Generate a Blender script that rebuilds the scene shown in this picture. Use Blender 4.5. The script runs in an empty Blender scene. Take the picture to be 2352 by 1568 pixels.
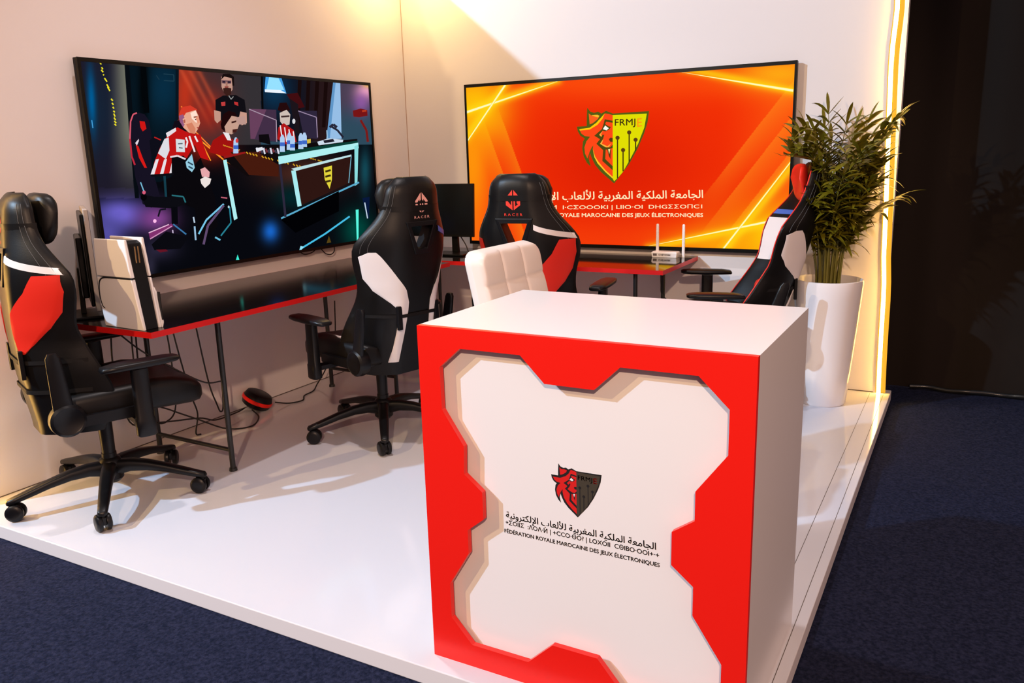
import bpy, bmesh, math, random
from mathutils import Vector, Matrix
from mathutils.geometry import tessellate_polygon
from math import sin, cos, pi, sqrt, radians as R

S = bpy.context.scene
C = S.collection

# ---------------------------------------------------------------- camera
F_PX = 1896.26
CAM = Vector((3.6174, -4.9892, 1.4125))
YAW, PITCH, ROLL = -0.5119, -0.2268, -0.0283
_f = Vector((sin(YAW) * cos(PITCH), cos(YAW) * cos(PITCH), sin(PITCH)))
_r = Vector((cos(YAW), -sin(YAW), 0))
_u = _r.cross(_f)
RGT = cos(ROLL) * _r + sin(ROLL) * _u
UPV = -sin(ROLL) * _r + cos(ROLL) * _u
cd = bpy.data.cameras.new('camera')
cd.sensor_width = 36.0
cd.lens = F_PX * 36.0 / 2352.0
cd.clip_start = 0.05
co = bpy.data.objects.new('camera', cd)
C.objects.link(co)
M = Matrix((RGT, UPV, -_f)).transposed().to_4x4()
M.translation = CAM
co.matrix_world = M
S.camera = co

# ---------------------------------------------------------------- view, world, lights
S.view_settings.view_transform = 'Standard'
S.view_settings.look = 'None'
S.view_settings.gamma = 1.0
S.view_settings.use_curve_mapping = False
S.view_settings.exposure = 0.0
S.cycles.use_denoising = True
S.cycles.max_bounces = 8
S.cycles.sample_clamp_indirect = 6.0

W = bpy.data.worlds.new('hall')
S.world = W
W.use_nodes = True
# the rest of the hall: warm light from the stands on the right, dark to the left, dim grey fill added overhead
wn = W.node_tree
bg = wn.nodes['Background']
wtc = wn.nodes.new('ShaderNodeTexCoord')
wsep = wn.nodes.new('ShaderNodeSeparateXYZ')
wn.links.new(wtc.outputs['Generated'], wsep.inputs['Vector'])
wmr = wn.nodes.new('ShaderNodeMapRange')
wmr.interpolation_type = 'SMOOTHSTEP'
wmr.inputs['From Min'].default_value = -0.35
wmr.inputs['From Max'].default_value = 0.95
wn.links.new(wsep.outputs['X'], wmr.inputs['Value'])
wmx = wn.nodes.new('ShaderNodeMix')
wmx.data_type = 'RGBA'
wmx.inputs['A'].default_value = (0.06, 0.052, 0.07, 1)
wmx.inputs['B'].default_value = (0.92, 0.56, 0.47, 1)
wn.links.new(wmr.outputs['Result'], wmx.inputs['Factor'])
wz = wn.nodes.new('ShaderNodeMapRange')
wz.interpolation_type = 'SMOOTHSTEP'
wz.inputs['From Min'].default_value = 0.45
wz.inputs['From Max'].default_value = 0.95
wn.links.new(wsep.outputs['Z'], wz.inputs['Value'])
wm2 = wn.nodes.new('ShaderNodeMix')
wm2.data_type = 'RGBA'
wm2.inputs['B'].default_value = (0.26, 0.25, 0.30, 1)
wn.links.new(wz.outputs['Result'], wm2.inputs['Factor'])
wn.links.new(wmx.outputs['Result'], wm2.inputs['A'])
wn.links.new(wm2.outputs['Result'], bg.inputs['Color'])
bg.inputs['Strength'].default_value = 1.0


def spot(name, loc, target, power, col, size=0.12, angle=70, blend=0.25):
    l = bpy.data.lights.new(name, 'SPOT')
    l.energy = power
    l.color = col
    l.shadow_soft_size = size
    l.spot_size = R(angle)
    l.spot_blend = blend
    o = bpy.data.objects.new(name, l)
    C.objects.link(o)
    o.location = loc
    o.rotation_euler = (Vector(target) - Vector(loc)).to_track_quat('-Z', 'Y').to_euler()
    return o


# stage floodlights hanging out in the hall, front left and front right
spot('flood_front_left', (-2.33, -7.0, 4.71), (1.7, -1.7, 0.7), 2150, (0.47, 0.72, 1.0), 0.06, 60)
spot('flood_front_near', (-0.35, -6.5, 3.57), (1.6, -1.2, 0.8), 420, (1.0, 0.68, 0.33), 0.04, 66)
spot('flood_front_right', (4.8, -7.6, 3.6), (1.0, -1.9, 0.5), 840, (1.0, 0.65, 0.44), 0.08, 54)
spot('flood_overhead', (1.27, -2.75, 5.4), (1.75, -1.9, 0.0), 370, (1.0, 0.88, 0.86), 0.07, 62, 0.4)
# warm lamp over the inner corner of the booth
l = bpy.data.lights.new('corner_lamp', 'POINT')
l.energy = 17
l.color = (1.0, 0.66, 0.22)
l.shadow_soft_size = 0.06
o = bpy.data.objects.new('corner_lamp', l)
C.objects.link(o)
o.location = (0.30, -0.32, 2.66)


# ---------------------------------------------------------------- helpers
def lin(c):
    return tuple((x / 12.92 if x <= 0.04045 else ((x + 0.055) / 1.055) ** 2.4) for x in c)


def rgb(r, g, b):
    return lin((r / 255, g / 255, b / 255))


def mat(name, col, rough=0.5, spec=0.5, metal=0.0, emit=None, es=1.0, coat=0.0, bump=None, var=None, sheen=0.0):
    m = bpy.data.materials.new(name)
    m.use_nodes = True
    nt = m.node_tree
    b = nt.nodes['Principled BSDF']
    b.inputs['Base Color'].default_value = (*col, 1)
    b.inputs['Roughness'].default_value = rough
    b.inputs['Specular IOR Level'].default_value = spec
    b.inputs['Metallic'].default_value = metal
    b.inputs['Coat Weight'].default_value = coat
    if sheen:
        b.inputs['Sheen Weight'].default_value = sheen
    if emit:
        b.inputs['Emission Color'].default_value = (*emit, 1)
        b.inputs['Emission Strength'].default_value = es
    if var or bump:
        tc = nt.nodes.new('ShaderNodeTexCoord')
    if var:
        sc, c2, fac = var
        n = nt.nodes.new('ShaderNodeTexNoise')
        n.inputs['Scale'].default_value = sc
        n.inputs['Detail'].default_value = 4
        nt.links.new(tc.outputs['Object'], n.inputs['Vector'])
        mx = nt.nodes.new('ShaderNodeMix')
        mx.data_type = 'RGBA'
        mx.inputs['A'].default_value = (*col, 1)
        mx.inputs['B'].default_value = (*c2, 1)
        mp = nt.nodes.new('ShaderNodeMapRange')
        mp.inputs['From Min'].default_value = 0.35
        mp.inputs['From Max'].default_value = 0.7
        mp.inputs['To Max'].default_value = fac
        nt.links.new(n.outputs['Fac'], mp.inputs['Value'])
        nt.links.new(mp.outputs['Result'], mx.inputs['Factor'])
        nt.links.new(mx.outputs['Result'], b.inputs['Base Color'])
    if bump:
        sc, st = bump
        n = nt.nodes.new('ShaderNodeTexNoise')
        n.inputs['Scale'].default_value = sc
        n.inputs['Detail'].default_value = 3
        nt.links.new(tc.outputs['Object'], n.inputs['Vector'])
        bp = nt.nodes.new('ShaderNodeBump')
        bp.inputs['Strength'].default_value = st
        bp.inputs['Distance'].default_value = 0.004
        nt.links.new(n.outputs['Fac'], bp.inputs['Height'])
        nt.links.new(bp.outputs['Normal'], b.inputs['Normal'])
    return m


def screen_mat(name):
    m = bpy.data.materials.new(name)
    m.use_nodes = True
    nt = m.node_tree
    nt.nodes.remove(nt.nodes['Principled BSDF'])
    out = nt.nodes['Material Output']
    a = nt.nodes.new('ShaderNodeVertexColor')
    a.layer_name = 'Col'
    e = nt.nodes.new('ShaderNodeEmission')
    nt.links.new(a.outputs['Color'], e.inputs['Color'])
    nt.links.new(e.outputs['Emission'], out.inputs['Surface'])
    return m


class MB:
    """collects shapes; build() links them as one mesh object"""

    def __init__(s):
        s.v, s.f, s.m, s.c = [], [], [], []

    def add(s, vs, fs, mi=0, T=None, col=None):
        n = len(s.v)
        for p in vs:
            p = Vector(p)
            s.v.append(T @ p if T else p)
            s.c.append(col if col else (1, 1, 1))
        for k, f in enumerate(fs):
            s.f.append([i + n for i in f])
            s.m.append(mi[k] if isinstance(mi, (list, tuple)) else mi)
        return s

    def box(s, lo, hi, mi=0, T=None):
        (a, b, c), (d, e, f) = lo, hi
        vs = [(a, b, c), (d, b, c), (d, e, c), (a, e, c), (a, b, f), (d, b, f), (d, e, f), (a, e, f)]
        # faces: bottom, top, -y, +x, +y, -x
        return s.add(vs, [(3, 2, 1, 0), (4, 5, 6, 7), (0, 1, 5, 4), (1, 2, 6, 5), (2, 3, 7, 6), (3, 0, 4, 7)], mi, T)

    def loft(s, rings, mi=0, T=None, cap=True, closed=True):
        n = len(rings[0])
        vs = [p for r in rings for p in r]
        fs = []
        for i in range(len(rings) - 1):
            for j in range(n if closed else n - 1):
                k = (j + 1) % n
                fs.append((i * n + j, i * n + k, (i + 1) * n + k, (i + 1) * n + j))
        if cap:
            fs.append(tuple(range(n - 1, -1, -1)))
            fs.append(tuple((len(rings) - 1) * n + j for j in range(n)))
        return s.add(vs, fs, mi, T)

    def tube(s, pts, r, n=10, mi=0, T=None, cap=True):
        pts = [Vector(p) for p in pts]
        rr = r if isinstance(r, (list, tuple)) else [r] * len(pts)
        rings = []
        up = None
        for i, p in enumerate(pts):
            d = (pts[min(i + 1, len(pts) - 1)] - pts[max(i - 1, 0)]).normalized()
            if up is None:
                up = Vector((0, 0, 1)) if abs(d.z) < 0.9 else Vector((0, 1, 0))
            a = d.cross(up)
            a.normalize()
            up = a.cross(d)
            up.normalize()
            rings.append([p + rr[i] * (cos(2 * pi * j / n) * a + sin(2 * pi * j / n) * up) for j in range(n)])
        return s.loft(rings, mi, T, cap)

    def cyl(s, a, b, r, r2=None, n=20, mi=0, T=None):
        return s.tube([a, b], [r, r if r2 is None else r2], n, mi, T)

    def lathe(s, prof, n=32, mi=0, T=None, cap=False):
        rings = [[(r * cos(2 * pi * j / n), r * sin(2 * pi * j / n), z) for j in range(n)] for r, z in prof]
        return s.loft(rings, mi, T, cap)

    def prism(s, poly, lo, hi, fn, mi=0, side=None, T=None):
        """poly in 2D extruded between depths lo and hi; fn(x, y, d) -> 3D"""
        n = len(poly)
        vs = [fn(x, y, lo) for x, y in poly] + [fn(x, y, hi) for x, y in poly]
        fs = [tuple(range(n)), tuple(range(2 * n - 1, n - 1, -1))]
        mi2 = [mi, mi]
        for j in range(n):
            k = (j + 1) % n
            fs.append((j, n + j, n + k, k))
            mi2.append(mi if side is None else side)
        return s.add(vs, fs, mi2, T)

    def ring(s, outer, inner, lo, hi, fn, mi=0, side=None, T=None):
        """frame between two outlines with the same number of corners"""
        n = len(outer)
        vs = [fn(x, y, lo) for x, y in outer] + [fn(x, y, lo) for x, y in inner]
        vs += [fn(x, y, hi) for x, y in outer] + [fn(x, y, hi) for x, y in inner]
        fs, mm = [], []
        sd = mi if side is None else side
        for j in range(n):
            k = (j + 1) % n
            fs += [(j, k, n + k, n + j), (2 * n + j, 3 * n + j, 3 * n + k, 2 * n + k),
                   (j, 2 * n + j, 2 * n + k, k), (n + j, n + k, 3 * n + k, 3 * n + j)]
            mm += [mi, mi, sd, sd]
        return s.add(vs, fs, mm, T)

    def grid(s, fn, nu, nv, mi=0, colfn=None, T=None):
        n = len(s.v)
        for j in range(nv + 1):
            for i in range(nu + 1):
                p = Vector(fn(i / nu, j / nv))
                s.v.append(T @ p if T else p)
                s.c.append(colfn(i / nu, j / nv) if colfn else (1, 1, 1))
        for j in range(nv):
            for i in range(nu):
                a = n + j * (nu + 1) + i
                s.f.append([a, a + 1, a + nu + 2, a + nu + 1])
                s.m.append(mi)
        return s

    def build(s, name, mats, parent=None, smooth=35, bevel=0, seg=2, fix=True, cols=False):
        me = bpy.data.meshes.new(name)
        me.from_pydata([tuple(p) for p in s.v], [], s.f)
        if not isinstance(mats, (list, tuple)):
            mats = [mats]
        for m_ in mats:
            me.materials.append(m_)
        me.polygons.foreach_set('material_index', s.m)
        if cols:
            a = me.color_attributes.new('Col', 'FLOAT_COLOR', 'POINT')
            flat = []
            for c in s.c:
                flat += [*c, 1.0]
            a.data.foreach_set('color', flat)
        if fix:
            bm = bmesh.new()
            bm.from_mesh(me)
            bmesh.ops.recalc_face_normals(bm, faces=bm.faces)
            bm.to_mesh(me)
            bm.free()
        if smooth:
            me.polygons.foreach_set('use_smooth', [True] * len(me.polygons))
            me.set_sharp_from_angle(angle=R(smooth))
        me.update()
        ob = bpy.data.objects.new(name, me)
        C.objects.link(ob)
        if parent:
            ob.parent = parent
        if bevel:
            b = ob.modifiers.new('bevel', 'BEVEL')
            b.width = bevel
            b.segments = seg
            b.limit_method = 'ANGLE'
            b.angle_limit = R(40)
        return ob


def tag(o, label, cat, group=None, kind=None):
    o['label'] = label
    o['category'] = cat
    if group:
        o['group'] = group
    if kind:
        o['kind'] = kind
    return o


def thing(name, label, cat, loc=(0, 0, 0), rz=0, group=None):
    o = bpy.data.objects.new(name, None)
    o.empty_display_size = 0.1
    C.objects.link(o)
    o.location = loc
    o.rotation_euler = (0, 0, rz)
    return tag(o, label, cat, group)


def struct(o):
    o['kind'] = 'structure'
    return o


def text_mesh(body, bold=0.0, spacing=1.0):
    """outline of a line of text as flat verts and faces, its box scaled to 1 wide"""
    cu = bpy.data.curves.new('lettering', 'FONT')
    cu.body = body
    cu.space_character = spacing
    cu.resolution_u = 3
    ob = bpy.data.objects.new('lettering', cu)
    C.objects.link(ob)
    dg = bpy.context.evaluated_depsgraph_get()
    ev = ob.evaluated_get(dg)
    me = ev.to_mesh()
    v0 = [(v.co.x, v.co.y) for v in me.vertices]
    f0 = [tuple(p.vertices) for p in me.polygons]
    vs, fs = list(v0), list(f0)
    if bold:
        for dx, dy in ((-bold, 0), (bold, 0), (0, bold), (0, -bold)):
            n_ = len(vs)
            vs += [(x + dx, y + dy) for x, y in v0]
            fs += [tuple(i + n_ for i in f) for f in f0]
    ev.to_mesh_clear()
    bpy.data.objects.remove(ob)
    bpy.data.curves.remove(cu)
    x0, x1 = min(v[0] for v in vs), max(v[0] for v in vs)
    y0, y1 = min(v[1] for v in vs), max(v[1] for v in vs)
    w = x1 - x0
    return [((x - x0) / w, (y - y0) / w) for x, y in vs], fs, (y1 - y0) / w


def lerp(tab, x):
    if x <= tab[0][0]:
        return tab[0][1]
    for (a, b), (c, d) in zip(tab, tab[1:]):
        if x <= c:
            return b + (d - b) * (x - a) / (c - a)
    return tab[-1][1]


def smooth_tab(tab, x, h=0.02):
    return (lerp(tab, x - h) + 2 * lerp(tab, x) + lerp(tab, x + h)) / 4


def superell(a, b, n=24, e=0.5):
    return [(a * math.copysign(abs(cos(t)) ** e, cos(t)), b * math.copysign(abs(sin(t)) ** e, sin(t)))
            for t in (2 * pi * k / n for k in range(n))]


def catmull(pts, n=8):
    P = [Vector(p) for p in pts]
    P = [2 * P[0] - P[1]] + P + [2 * P[-1] - P[-2]]
    out = []
    for i in range(1, len(P) - 2):
        for k in range(n):
            t = k / n
            a, b, c, d = P[i - 1], P[i], P[i + 1], P[i + 2]
            out.append(0.5 * (2 * b + (c - a) * t + (2 * a - 5 * b + 4 * c - d) * t * t + (3 * b - a - 3 * c + d) * t ** 3))
    out.append(P[-2])
    return out


def photo_ray(px, py):
    return _f + RGT * ((px - 1176) / F_PX) + UPV * ((784 - py) / F_PX)


# ---------------------------------------------------------------- materials
white_wall = mat('white_wall_paint', (0.74, 0.715, 0.715), 0.55, 0.3)
gloss_floor = mat('white_gloss_floor', (0.62, 0.63, 0.685), 0.10, 0.5)
plinth_white = mat('white_plinth_edge', (0.72, 0.69, 0.70), 0.35, 0.4)
carpet_m = mat('navy_carpet', (0.004, 0.007, 0.021), 0.95, 0.1, bump=(130, 1.0), var=(95, (0.018, 0.022, 0.052), 1.0))
curtain_m = mat('black_drape', (0.014, 0.010, 0.008), 0.8, 0.1)
white_lac = mat('white_lacquer', (0.82, 0.80, 0.80), 0.22, 0.5)
red_lac = mat('red_lacquer', (0.80, 0.012, 0.006), 0.30, 0.4)
mdf_edge = mat('raw_board_edge', (0.62, 0.45, 0.26), 0.6)
black_plastic = mat('black_plastic', (0.004, 0.004, 0.005), 0.36, 0.28)
black_leather = mat('black_leatherette', (0.004, 0.0035, 0.0035), 0.40, 0.24, bump=(220, 0.05))
white_leather = mat('white_leatherette', (0.74, 0.69, 0.68), 0.42, 0.4)
red_leather = mat('red_leatherette', (0.70, 0.022, 0.010), 0.42, 0.4)
blue_fabric = mat('blue_band', (0.05, 0.12, 0.46), 0.5)
logo_red = mat('red_print', (0.72, 0.03, 0.012), 0.5)
logo_pink = mat('pale_print', (0.85, 0.42, 0.36), 0.5)
thread = mat('grey_thread', (0.10, 0.10, 0.10), 0.6)
black_metal = mat('black_powder_coat', (0.010, 0.010, 0.010), 0.35, 0.5)
desk_black = mat('black_desk_laminate', (0.004, 0.003, 0.003), 0.14, 0.22)
desk_gloss = mat('black_desk_gloss', (0.006, 0.005, 0.005), 0.07, 0.9)
desk_red = mat('red_edge_band', (0.60, 0.010, 0.010), 0.35, 0.4)
tv_black = mat('black_bezel', (0.002, 0.002, 0.002), 0.35, 0.2)
tv_grey = mat('dark_grey_case', (0.03, 0.03, 0.03), 0.5)
screen_m = screen_mat('lit_screen')
pot_white = mat('white_pot_gloss', (0.80, 0.78, 0.79), 0.20, 0.5)
soil_m = mat('dark_soil', (0.03, 0.02, 0.012), 0.95, 0.1, bump=(60, 0.8))
leaf_m = mat('palm_leaf', (0.105, 0.095, 0.004), 0.40, 0.25, var=(9, (0.20, 0.165, 0.010), 0.8))
stem_m = mat('palm_stem', (0.16, 0.15, 0.02), 0.5)
cable_m = mat('black_cable_rubber', (0.008, 0.008, 0.008), 0.5)
neon_core = mat('warm_neon_core', (1, 0.8, 0.4), 0.5, emit=(1.0, 0.55, 0.12), es=42)
neon_core_left = mat('warm_neon_core_left', (1, 0.8, 0.4), 0.5, emit=(1.0, 0.55, 0.12), es=42)
neon_side = mat('amber_neon_sleeve', (0.03, 0.015, 0.003), 0.6, 0.1, emit=(1.0, 0.46, 0.03), es=0.95)
grey_dark = mat('seam_dark', (0.10, 0.08, 0.07), 0.8)
ink = mat('black_ink', (0.012, 0.010, 0.010), 0.5)
ink_red = mat('red_ink', (0.62, 0.010, 0.008), 0.5)
ink_olive = mat('olive_grey_ink', (0.050, 0.040, 0.026), 0.5)
ink_white = mat('white_ink', (0.85, 0.85, 0.85), 0.5)
strap_m = mat('black_webbing', (0.006, 0.005, 0.005), 0.7, 0.2)
console_white = mat('console_white_plastic', (0.78, 0.74, 0.72), 0.35, 0.4)
bezel_beige = mat('silver_grey_plastic', (0.35, 0.31, 0.29), 0.4)
cream_leather = mat('cream_white_leather', (0.82, 0.74, 0.68), 0.36, 0.45)
chrome = mat('chrome', (0.7, 0.7, 0.7), 0.12, 0.5, metal=1.0)


# ---------------------------------------------------------------- the setting
WALL_TOP = 2.76
PX1, PY0, PT = 3.281, -3.320, 0.0575
m = MB().box((-7, -9, -PT - 0.05), (9, 1.2, -PT))
struct(m.build('floor', carpet_m, smooth=0))
m = MB()
m.box((-0.09, PY0, -PT), (PX1, 0.08, 0), [0, 1, 0, 0, 0, 0])
ob = struct(m.build('platform_floor', [plinth_white, gloss_floor], smooth=0, bevel=0.003))
# thin joints between the platform boards
m = MB()
for x in (PX1 - 0.034, PX1 - 0.105):
    m.box((x, PY0 + 0.002, -0.0005), (x + 0.002, -0.03, 0.0004))
struct(m.build('trim_1', grey_dark, smooth=0))
struct(MB().box((-0.09, PY0, 0), (0, 0.08, WALL_TOP)).build('wall_left', white_wall, smooth=0))
struct(MB().box((0, 0, 0), (3.226, 0.08, WALL_TOP)).build('wall_back', white_wall, smooth=0))
m = MB()
m.box((0.0, PY0 + 0.01, 0), (0.0025, -0.003, 0.004))
struct(m.build('trim_2', grey_dark, smooth=0))
m = MB()
m.box((0.003, -0.0025, 0.0), (3.19, 0.0, 0.005))
struct(m.build('trim_3', grey_dark, smooth=0))
struct(MB().box((0.0, -0.0035, 0), (0.0035, 0.0, WALL_TOP)).build('trim_4', mat('corner_joint', (0.42, 0.30, 0.24), 0.7), smooth=0))

# black drape of the hall behind the booth, with its hem lying on the carpet


def drape(u, v):
    x = 2.9 + 5.2 * u
    y = 0.44 + 0.022 * sin(x * 9) + 0.012 * sin(x * 23 + 1) - 0.03 * (1 - v) ** 6
    return (x, y, -PT + 0.004 + 3.7 * v)


cur = thing('hall_curtain', 'floor-length black curtain behind the right end of the white booth', 'curtain', (5.5, 0.44, -PT))


def keep(ob, par):
    """parent without moving"""
    ob.parent = par
    ob.matrix_parent_inverse = (Matrix.Translation(par.location) @ par.rotation_euler.to_matrix().to_4x4()).inverted()
    return ob


keep(MB().grid(drape, 160, 10).build('drape', curtain_m, fix=False, smooth=60), cur)
hem = [(3.36 + 0.1 * k, 0.36 + 0.012 * sin(k * 1.7) + 0.004 * k * 0.3, -PT + 0.018 + 0.004 * sin(k * 2.3)) for k in range(46)]
keep(MB().tube(catmull(hem, 4), 0.014, 8).build('hem', mat('shiny_black_hem', (0.012, 0.012, 0.012), 0.25), smooth=60), cur)


# ---------------------------------------------------------------- neon strips on the wall ends
def on_back(px, py, y=0.0):
    d = photo_ray(px, py)
    return CAM + d * ((y - CAM.y) / d.y)


def on_left(px, py, x=0.0):
    d = photo_ray(px, py)
    return CAM + d * ((x - CAM.x) / d.x)


strip_px = [(2016.5, 915), (2020, 840), (2024.5, 760), (2029, 690), (2030.5, 648), (2030, 590), (2035, 480), (2039, 360),
            (2043, 250), (2047, 150), (2050.5, 105), (2057, 55), (2061, 20), (2062, -10)]
path = [on_back(px, py, -0.016) for px, py in strip_px]
path[0].z = 0.004
path.append(Vector((path[-1].x + 0.006, path[-1].y, WALL_TOP)))
neon = thing('neon_light_strip', 'glowing warm white neon strip up the right end of the back wall', 'light strip', (3.22, -0.016, 0))
keep(MB().tube(path, 0.0105, 12).build('glowing_tube', neon_core, smooth=60), neon)
m = MB()
rings = [[(p.x - 0.0165, -0.001, p.z), (p.x + 0.016, 0.010, p.z), (p.x + 0.034, 0.010, p.z), (p.x + 0.034, 0.0, p.z), (p.x + 0.014, -0.004, p.z),
          (p.x + 0.010, -0.007, p.z), (p.x - 0.010, -0.007, p.z), (p.x - 0.013, -0.014, p.z), (p.x - 0.0165, -0.014, p.z)] for p in path]
m.loft(rings)
keep(m.build('sleeve', neon_side, smooth=0), neon)
neon2 = thing('neon_light_strip', 'glowing warm white neon strip up the front end of the left wall', 'light strip', (0.016, PY0 + 0.04, 0))
keep(MB().tube([(0.016, PY0 + 0.04, 0.004), (0.016, PY0 + 0.04, WALL_TOP)], 0.0105, 12).build('glowing_tube', neon_core_left), neon2)

# ---------------------------------------------------------------- emblem shared by the counter and the screen
# outline corners read in a 1725 x 1568 close-up of the emblem on the right screen
LG = {
    'outline': [(375, 135), (430, 205), (500, 228), (570, 205), (630, 240), (715, 190), (835, 240), (1490, 195), (1462, 400), (1400, 600),
                (1280, 880), (1130, 1150), (1000, 1320), (860, 1500), (780, 1430), (620, 1290), (520, 1170), (455, 1040), (425, 950),
                (402, 1050), (440, 1195), (370, 1130), (310, 1010), (285, 870), (300, 740), (330, 690), (250, 640), (205, 560),
                (190, 475), (365, 467), (368, 300)],
    'face': [(235, 530), (420, 520), (560, 440), (640, 350), (690, 238), (760, 245), (835, 270), (835, 1412), (700, 1290), (590, 1170), (510, 1030),
             (475, 880), (485, 815), (455, 850), (415, 940), (380, 1050), (335, 960), (325, 850), (360, 740), (428, 658), (330, 645), (270, 600)],
    'ear': [(402, 235), (450, 275), (520, 262), (595, 275), (570, 335), (500, 395), (475, 412), (420, 437)],
    'hi1': [(232, 522), (420, 495), (540, 405), (640, 295), (690, 238), (650, 335), (560, 443), (420, 528), (240, 546)],
    'hi2': [(475, 880), (505, 1030), (560, 1135), (700, 1292), (835, 1412), (835, 1380), (705, 1262), (582, 1115), (520, 1020)],
    'hi3': [(450, 270), (560, 262), (598, 282), (575, 310), (520, 297)],
    'dark': [(690, 343), (835, 370), (835, 407), (715, 387), (700, 430), (760, 470), (805, 480), (770, 530), (700, 562), (655, 547), (590, 622),
             (630, 660), (655, 618), (682, 625), (660, 700), (605, 785), (720, 850), (790, 845), (835, 800), (835, 860), (740, 890), (708, 890),
             (700, 1058), (835, 1190), (835, 1262), (648, 1095), (662, 900), (540, 785), (605, 702), (503, 640), (640, 520), (672, 420)],
    'hi4': [(655, 560), (590, 622), (628, 660), (640, 640), (622, 620)],
    'hi5': [(605, 785), (665, 700), (640, 785), (740, 830), (815, 770), (760, 848), (700, 845)],
    'eye': [(698, 455), (765, 505), (725, 543), (658, 522)],
    'nose': [(765, 700), (795, 674), (835, 680), (835, 752), (785, 745)],
    'fangd': [(735, 880), (800, 880), (795, 1065), (765, 1000)],
    'fang': [(752, 882), (790, 880), (772, 972)],
    'shield': [(835, 268), (1450, 240), (1405, 490), (1290, 790), (1145, 1070), (1020, 1290), (945, 1380), (860, 1462), (835, 1410)],
}
LG_LINES = [((922, 677), 1395), ((1022, 898), 1275), ((1132, 580), 1105), ((1248, 713), 905)]
LOGO_ORDER = ['outline', 'face', 'ear', 'hi1', 'hi2', 'hi3', 'dark', 'hi4', 'hi5', 'eye', 'nose', 'fangd', 'fang', 'shield']
TXA, TXB = 0.06, 0.06


def lg_uv(x, y):
    p = on_back(1300 + x * 220 / 1725, 230 + y * 200 / 1568, -TXB)
    return p.x, p.z


_a = [lg_uv(*p) for p in LG['outline']]
LX0, LX1 = min(p[0] for p in _a), max(p[0] for p in _a)
LZ0, LZ1 = min(p[1] for p in _a), max(p[1] for p in _a)


def logo_flat(x, y):
    u, v = lg_uv(x, y)
    return (u - LX0) / (LX1 - LX0), (v - LZ0) / (LZ1 - LZ0)


def logo_shapes():
    """(kind, polygon) pairs in the unit square, back to front"""
    out = [(k, [logo_flat(*p) for p in LG[k]]) for k in LOGO_ORDER]
    for (cx, cy), y1 in LG_LINES:
        out.append(('line', [logo_flat(cx - 11, cy), logo_flat(cx + 11, cy), logo_flat(cx + 11, y1), logo_flat(cx - 11, y1 + 14)]))
        out.append(('dot', [logo_flat(cx + 38 * cos(t * pi / 9), cy + 38 * sin(t * pi / 9)) for t in range(18)]))
    return out


def logo_text():
    out = []
    for body, x0, x1, y0, y1, k in (('FRMJ', 872, 1245, 330, 500, 'line'), ('E', 1275, 1362, 318, 482, 'accent')):
        vs, fs, h = text_mesh(body, 0.012, 1.05)
        out.append((k, [logo_flat(x0 + u * (x1 - x0), y1 - 12 * u - (v / h) * (y1 - y0 - 12)) for u, v in vs], fs))
    return out


AR_WORDS = [[0xFE8D, 0xFEDF, 0xFEA0, 0xFE8E, 0xFEE3, 0xFECC, 0xFE94], [0xFE8D, 0xFEDF, 0xFEE4, 0xFEE0, 0xFEDC, 0xFEF4, 0xFE94],
            [0xFE8D, 0xFEDF, 0xFEE4, 0xFED0, 0xFEAE, 0xFE91, 0xFEF4, 0xFE94], [0xFEDF, 0xFEF8, 0xFEDF, 0xFECC, 0xFE8E, 0xFE8F],
            [0xFE8D, 0xFEF9, 0xFEDF, 0xFEDC, 0xFE98, 0xFEAE, 0xFEED, 0xFEE7, 0xFEF4, 0xFE94]]
AR = ' '.join(''.join(chr(c) for c in reversed(w)) for w in reversed(AR_WORDS))

# ---------------------------------------------------------------- reception counter
KX, KY, KW, KD, KH = 2.358, -3.257, 0.884, 0.594, 0.973
CUT = [(.066, .865), (.131, .921), (.307, .921), (.373, .855), (.505, .855), (.571, .917), (.756, .917), (.827, .848), (.827, .742),
       (.755, .643), (.755, .570), (.701, .532), (.701, .447), (.755, .403), (.755, .328), (.827, .219), (.827, .135), (.756, .068),
       (.572, .068), (.510, .140), (.382, .140), (.308, .068), (.131, .068), (.066, .137), (.066, .240), (.132, .347), (.132, .416),
       (.183, .457), (.183, .535), (.128, .577), (.131, .656), (.067, .750)]
kt = thing('reception_counter', 'white box reception counter with angular red front frame and printed emblem', 'counter', (KX, KY, 0))
m = MB()
RC = 0.034
m.box((0, RC, 0), (KW, KD, KH))
m.box((0, 0.016, KH - 0.03), (KW, RC, KH)).box((0, 0.016, 0), (KW, RC, 0.03))
m.box((0, 0.016, 0.03), (0.03, RC, KH - 0.03)).box((KW - 0.03, 0.016, 0.03), (KW, RC, KH - 0.03))
m.build('body', white_lac, kt, smooth=0)
outer = [(0, 0), (KW, 0), (KW, KH), (0, KH)]
tri = tessellate_polygon([[Vector((x, z, 0)) for x, z in outer], [Vector((x, z, 0)) for x, z in CUT]])
allp = outer + CUT
n = len(allp)
m = MB()
fs = [tuple(t) for t in tri] + [tuple(i + n for i in t) for t in tri]
for lo, k in ((0, 4), (4, len(CUT))):
    fs += [(lo + j, lo + (j + 1) % k, n + lo + (j + 1) % k, n + lo + j) for j in range(k)]
m.add([(x, 0, z) for x, z in allp] + [(x, 0.0165, z) for x, z in allp], fs)
m.build('front_frame', red_lac, kt, smooth=0)
m = MB().box((0.031, RC - 0.0008, 0.031), (KW - 0.031, RC, KH - 0.031))
m.build('front_panel', white_lac, kt, smooth=0)
pal = {'outline': 0, 'face': 1, 'ear': 1, 'dark': 0, 'eye': 3, 'nose': 0, 'fangd': 0, 'fang': 3, 'shield': 2, 'line': 0, 'dot': 0, 'accent': 1}
m = MB()
LB = (0.371, 0.503, 0.139, 0.137)
n = 0
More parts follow.
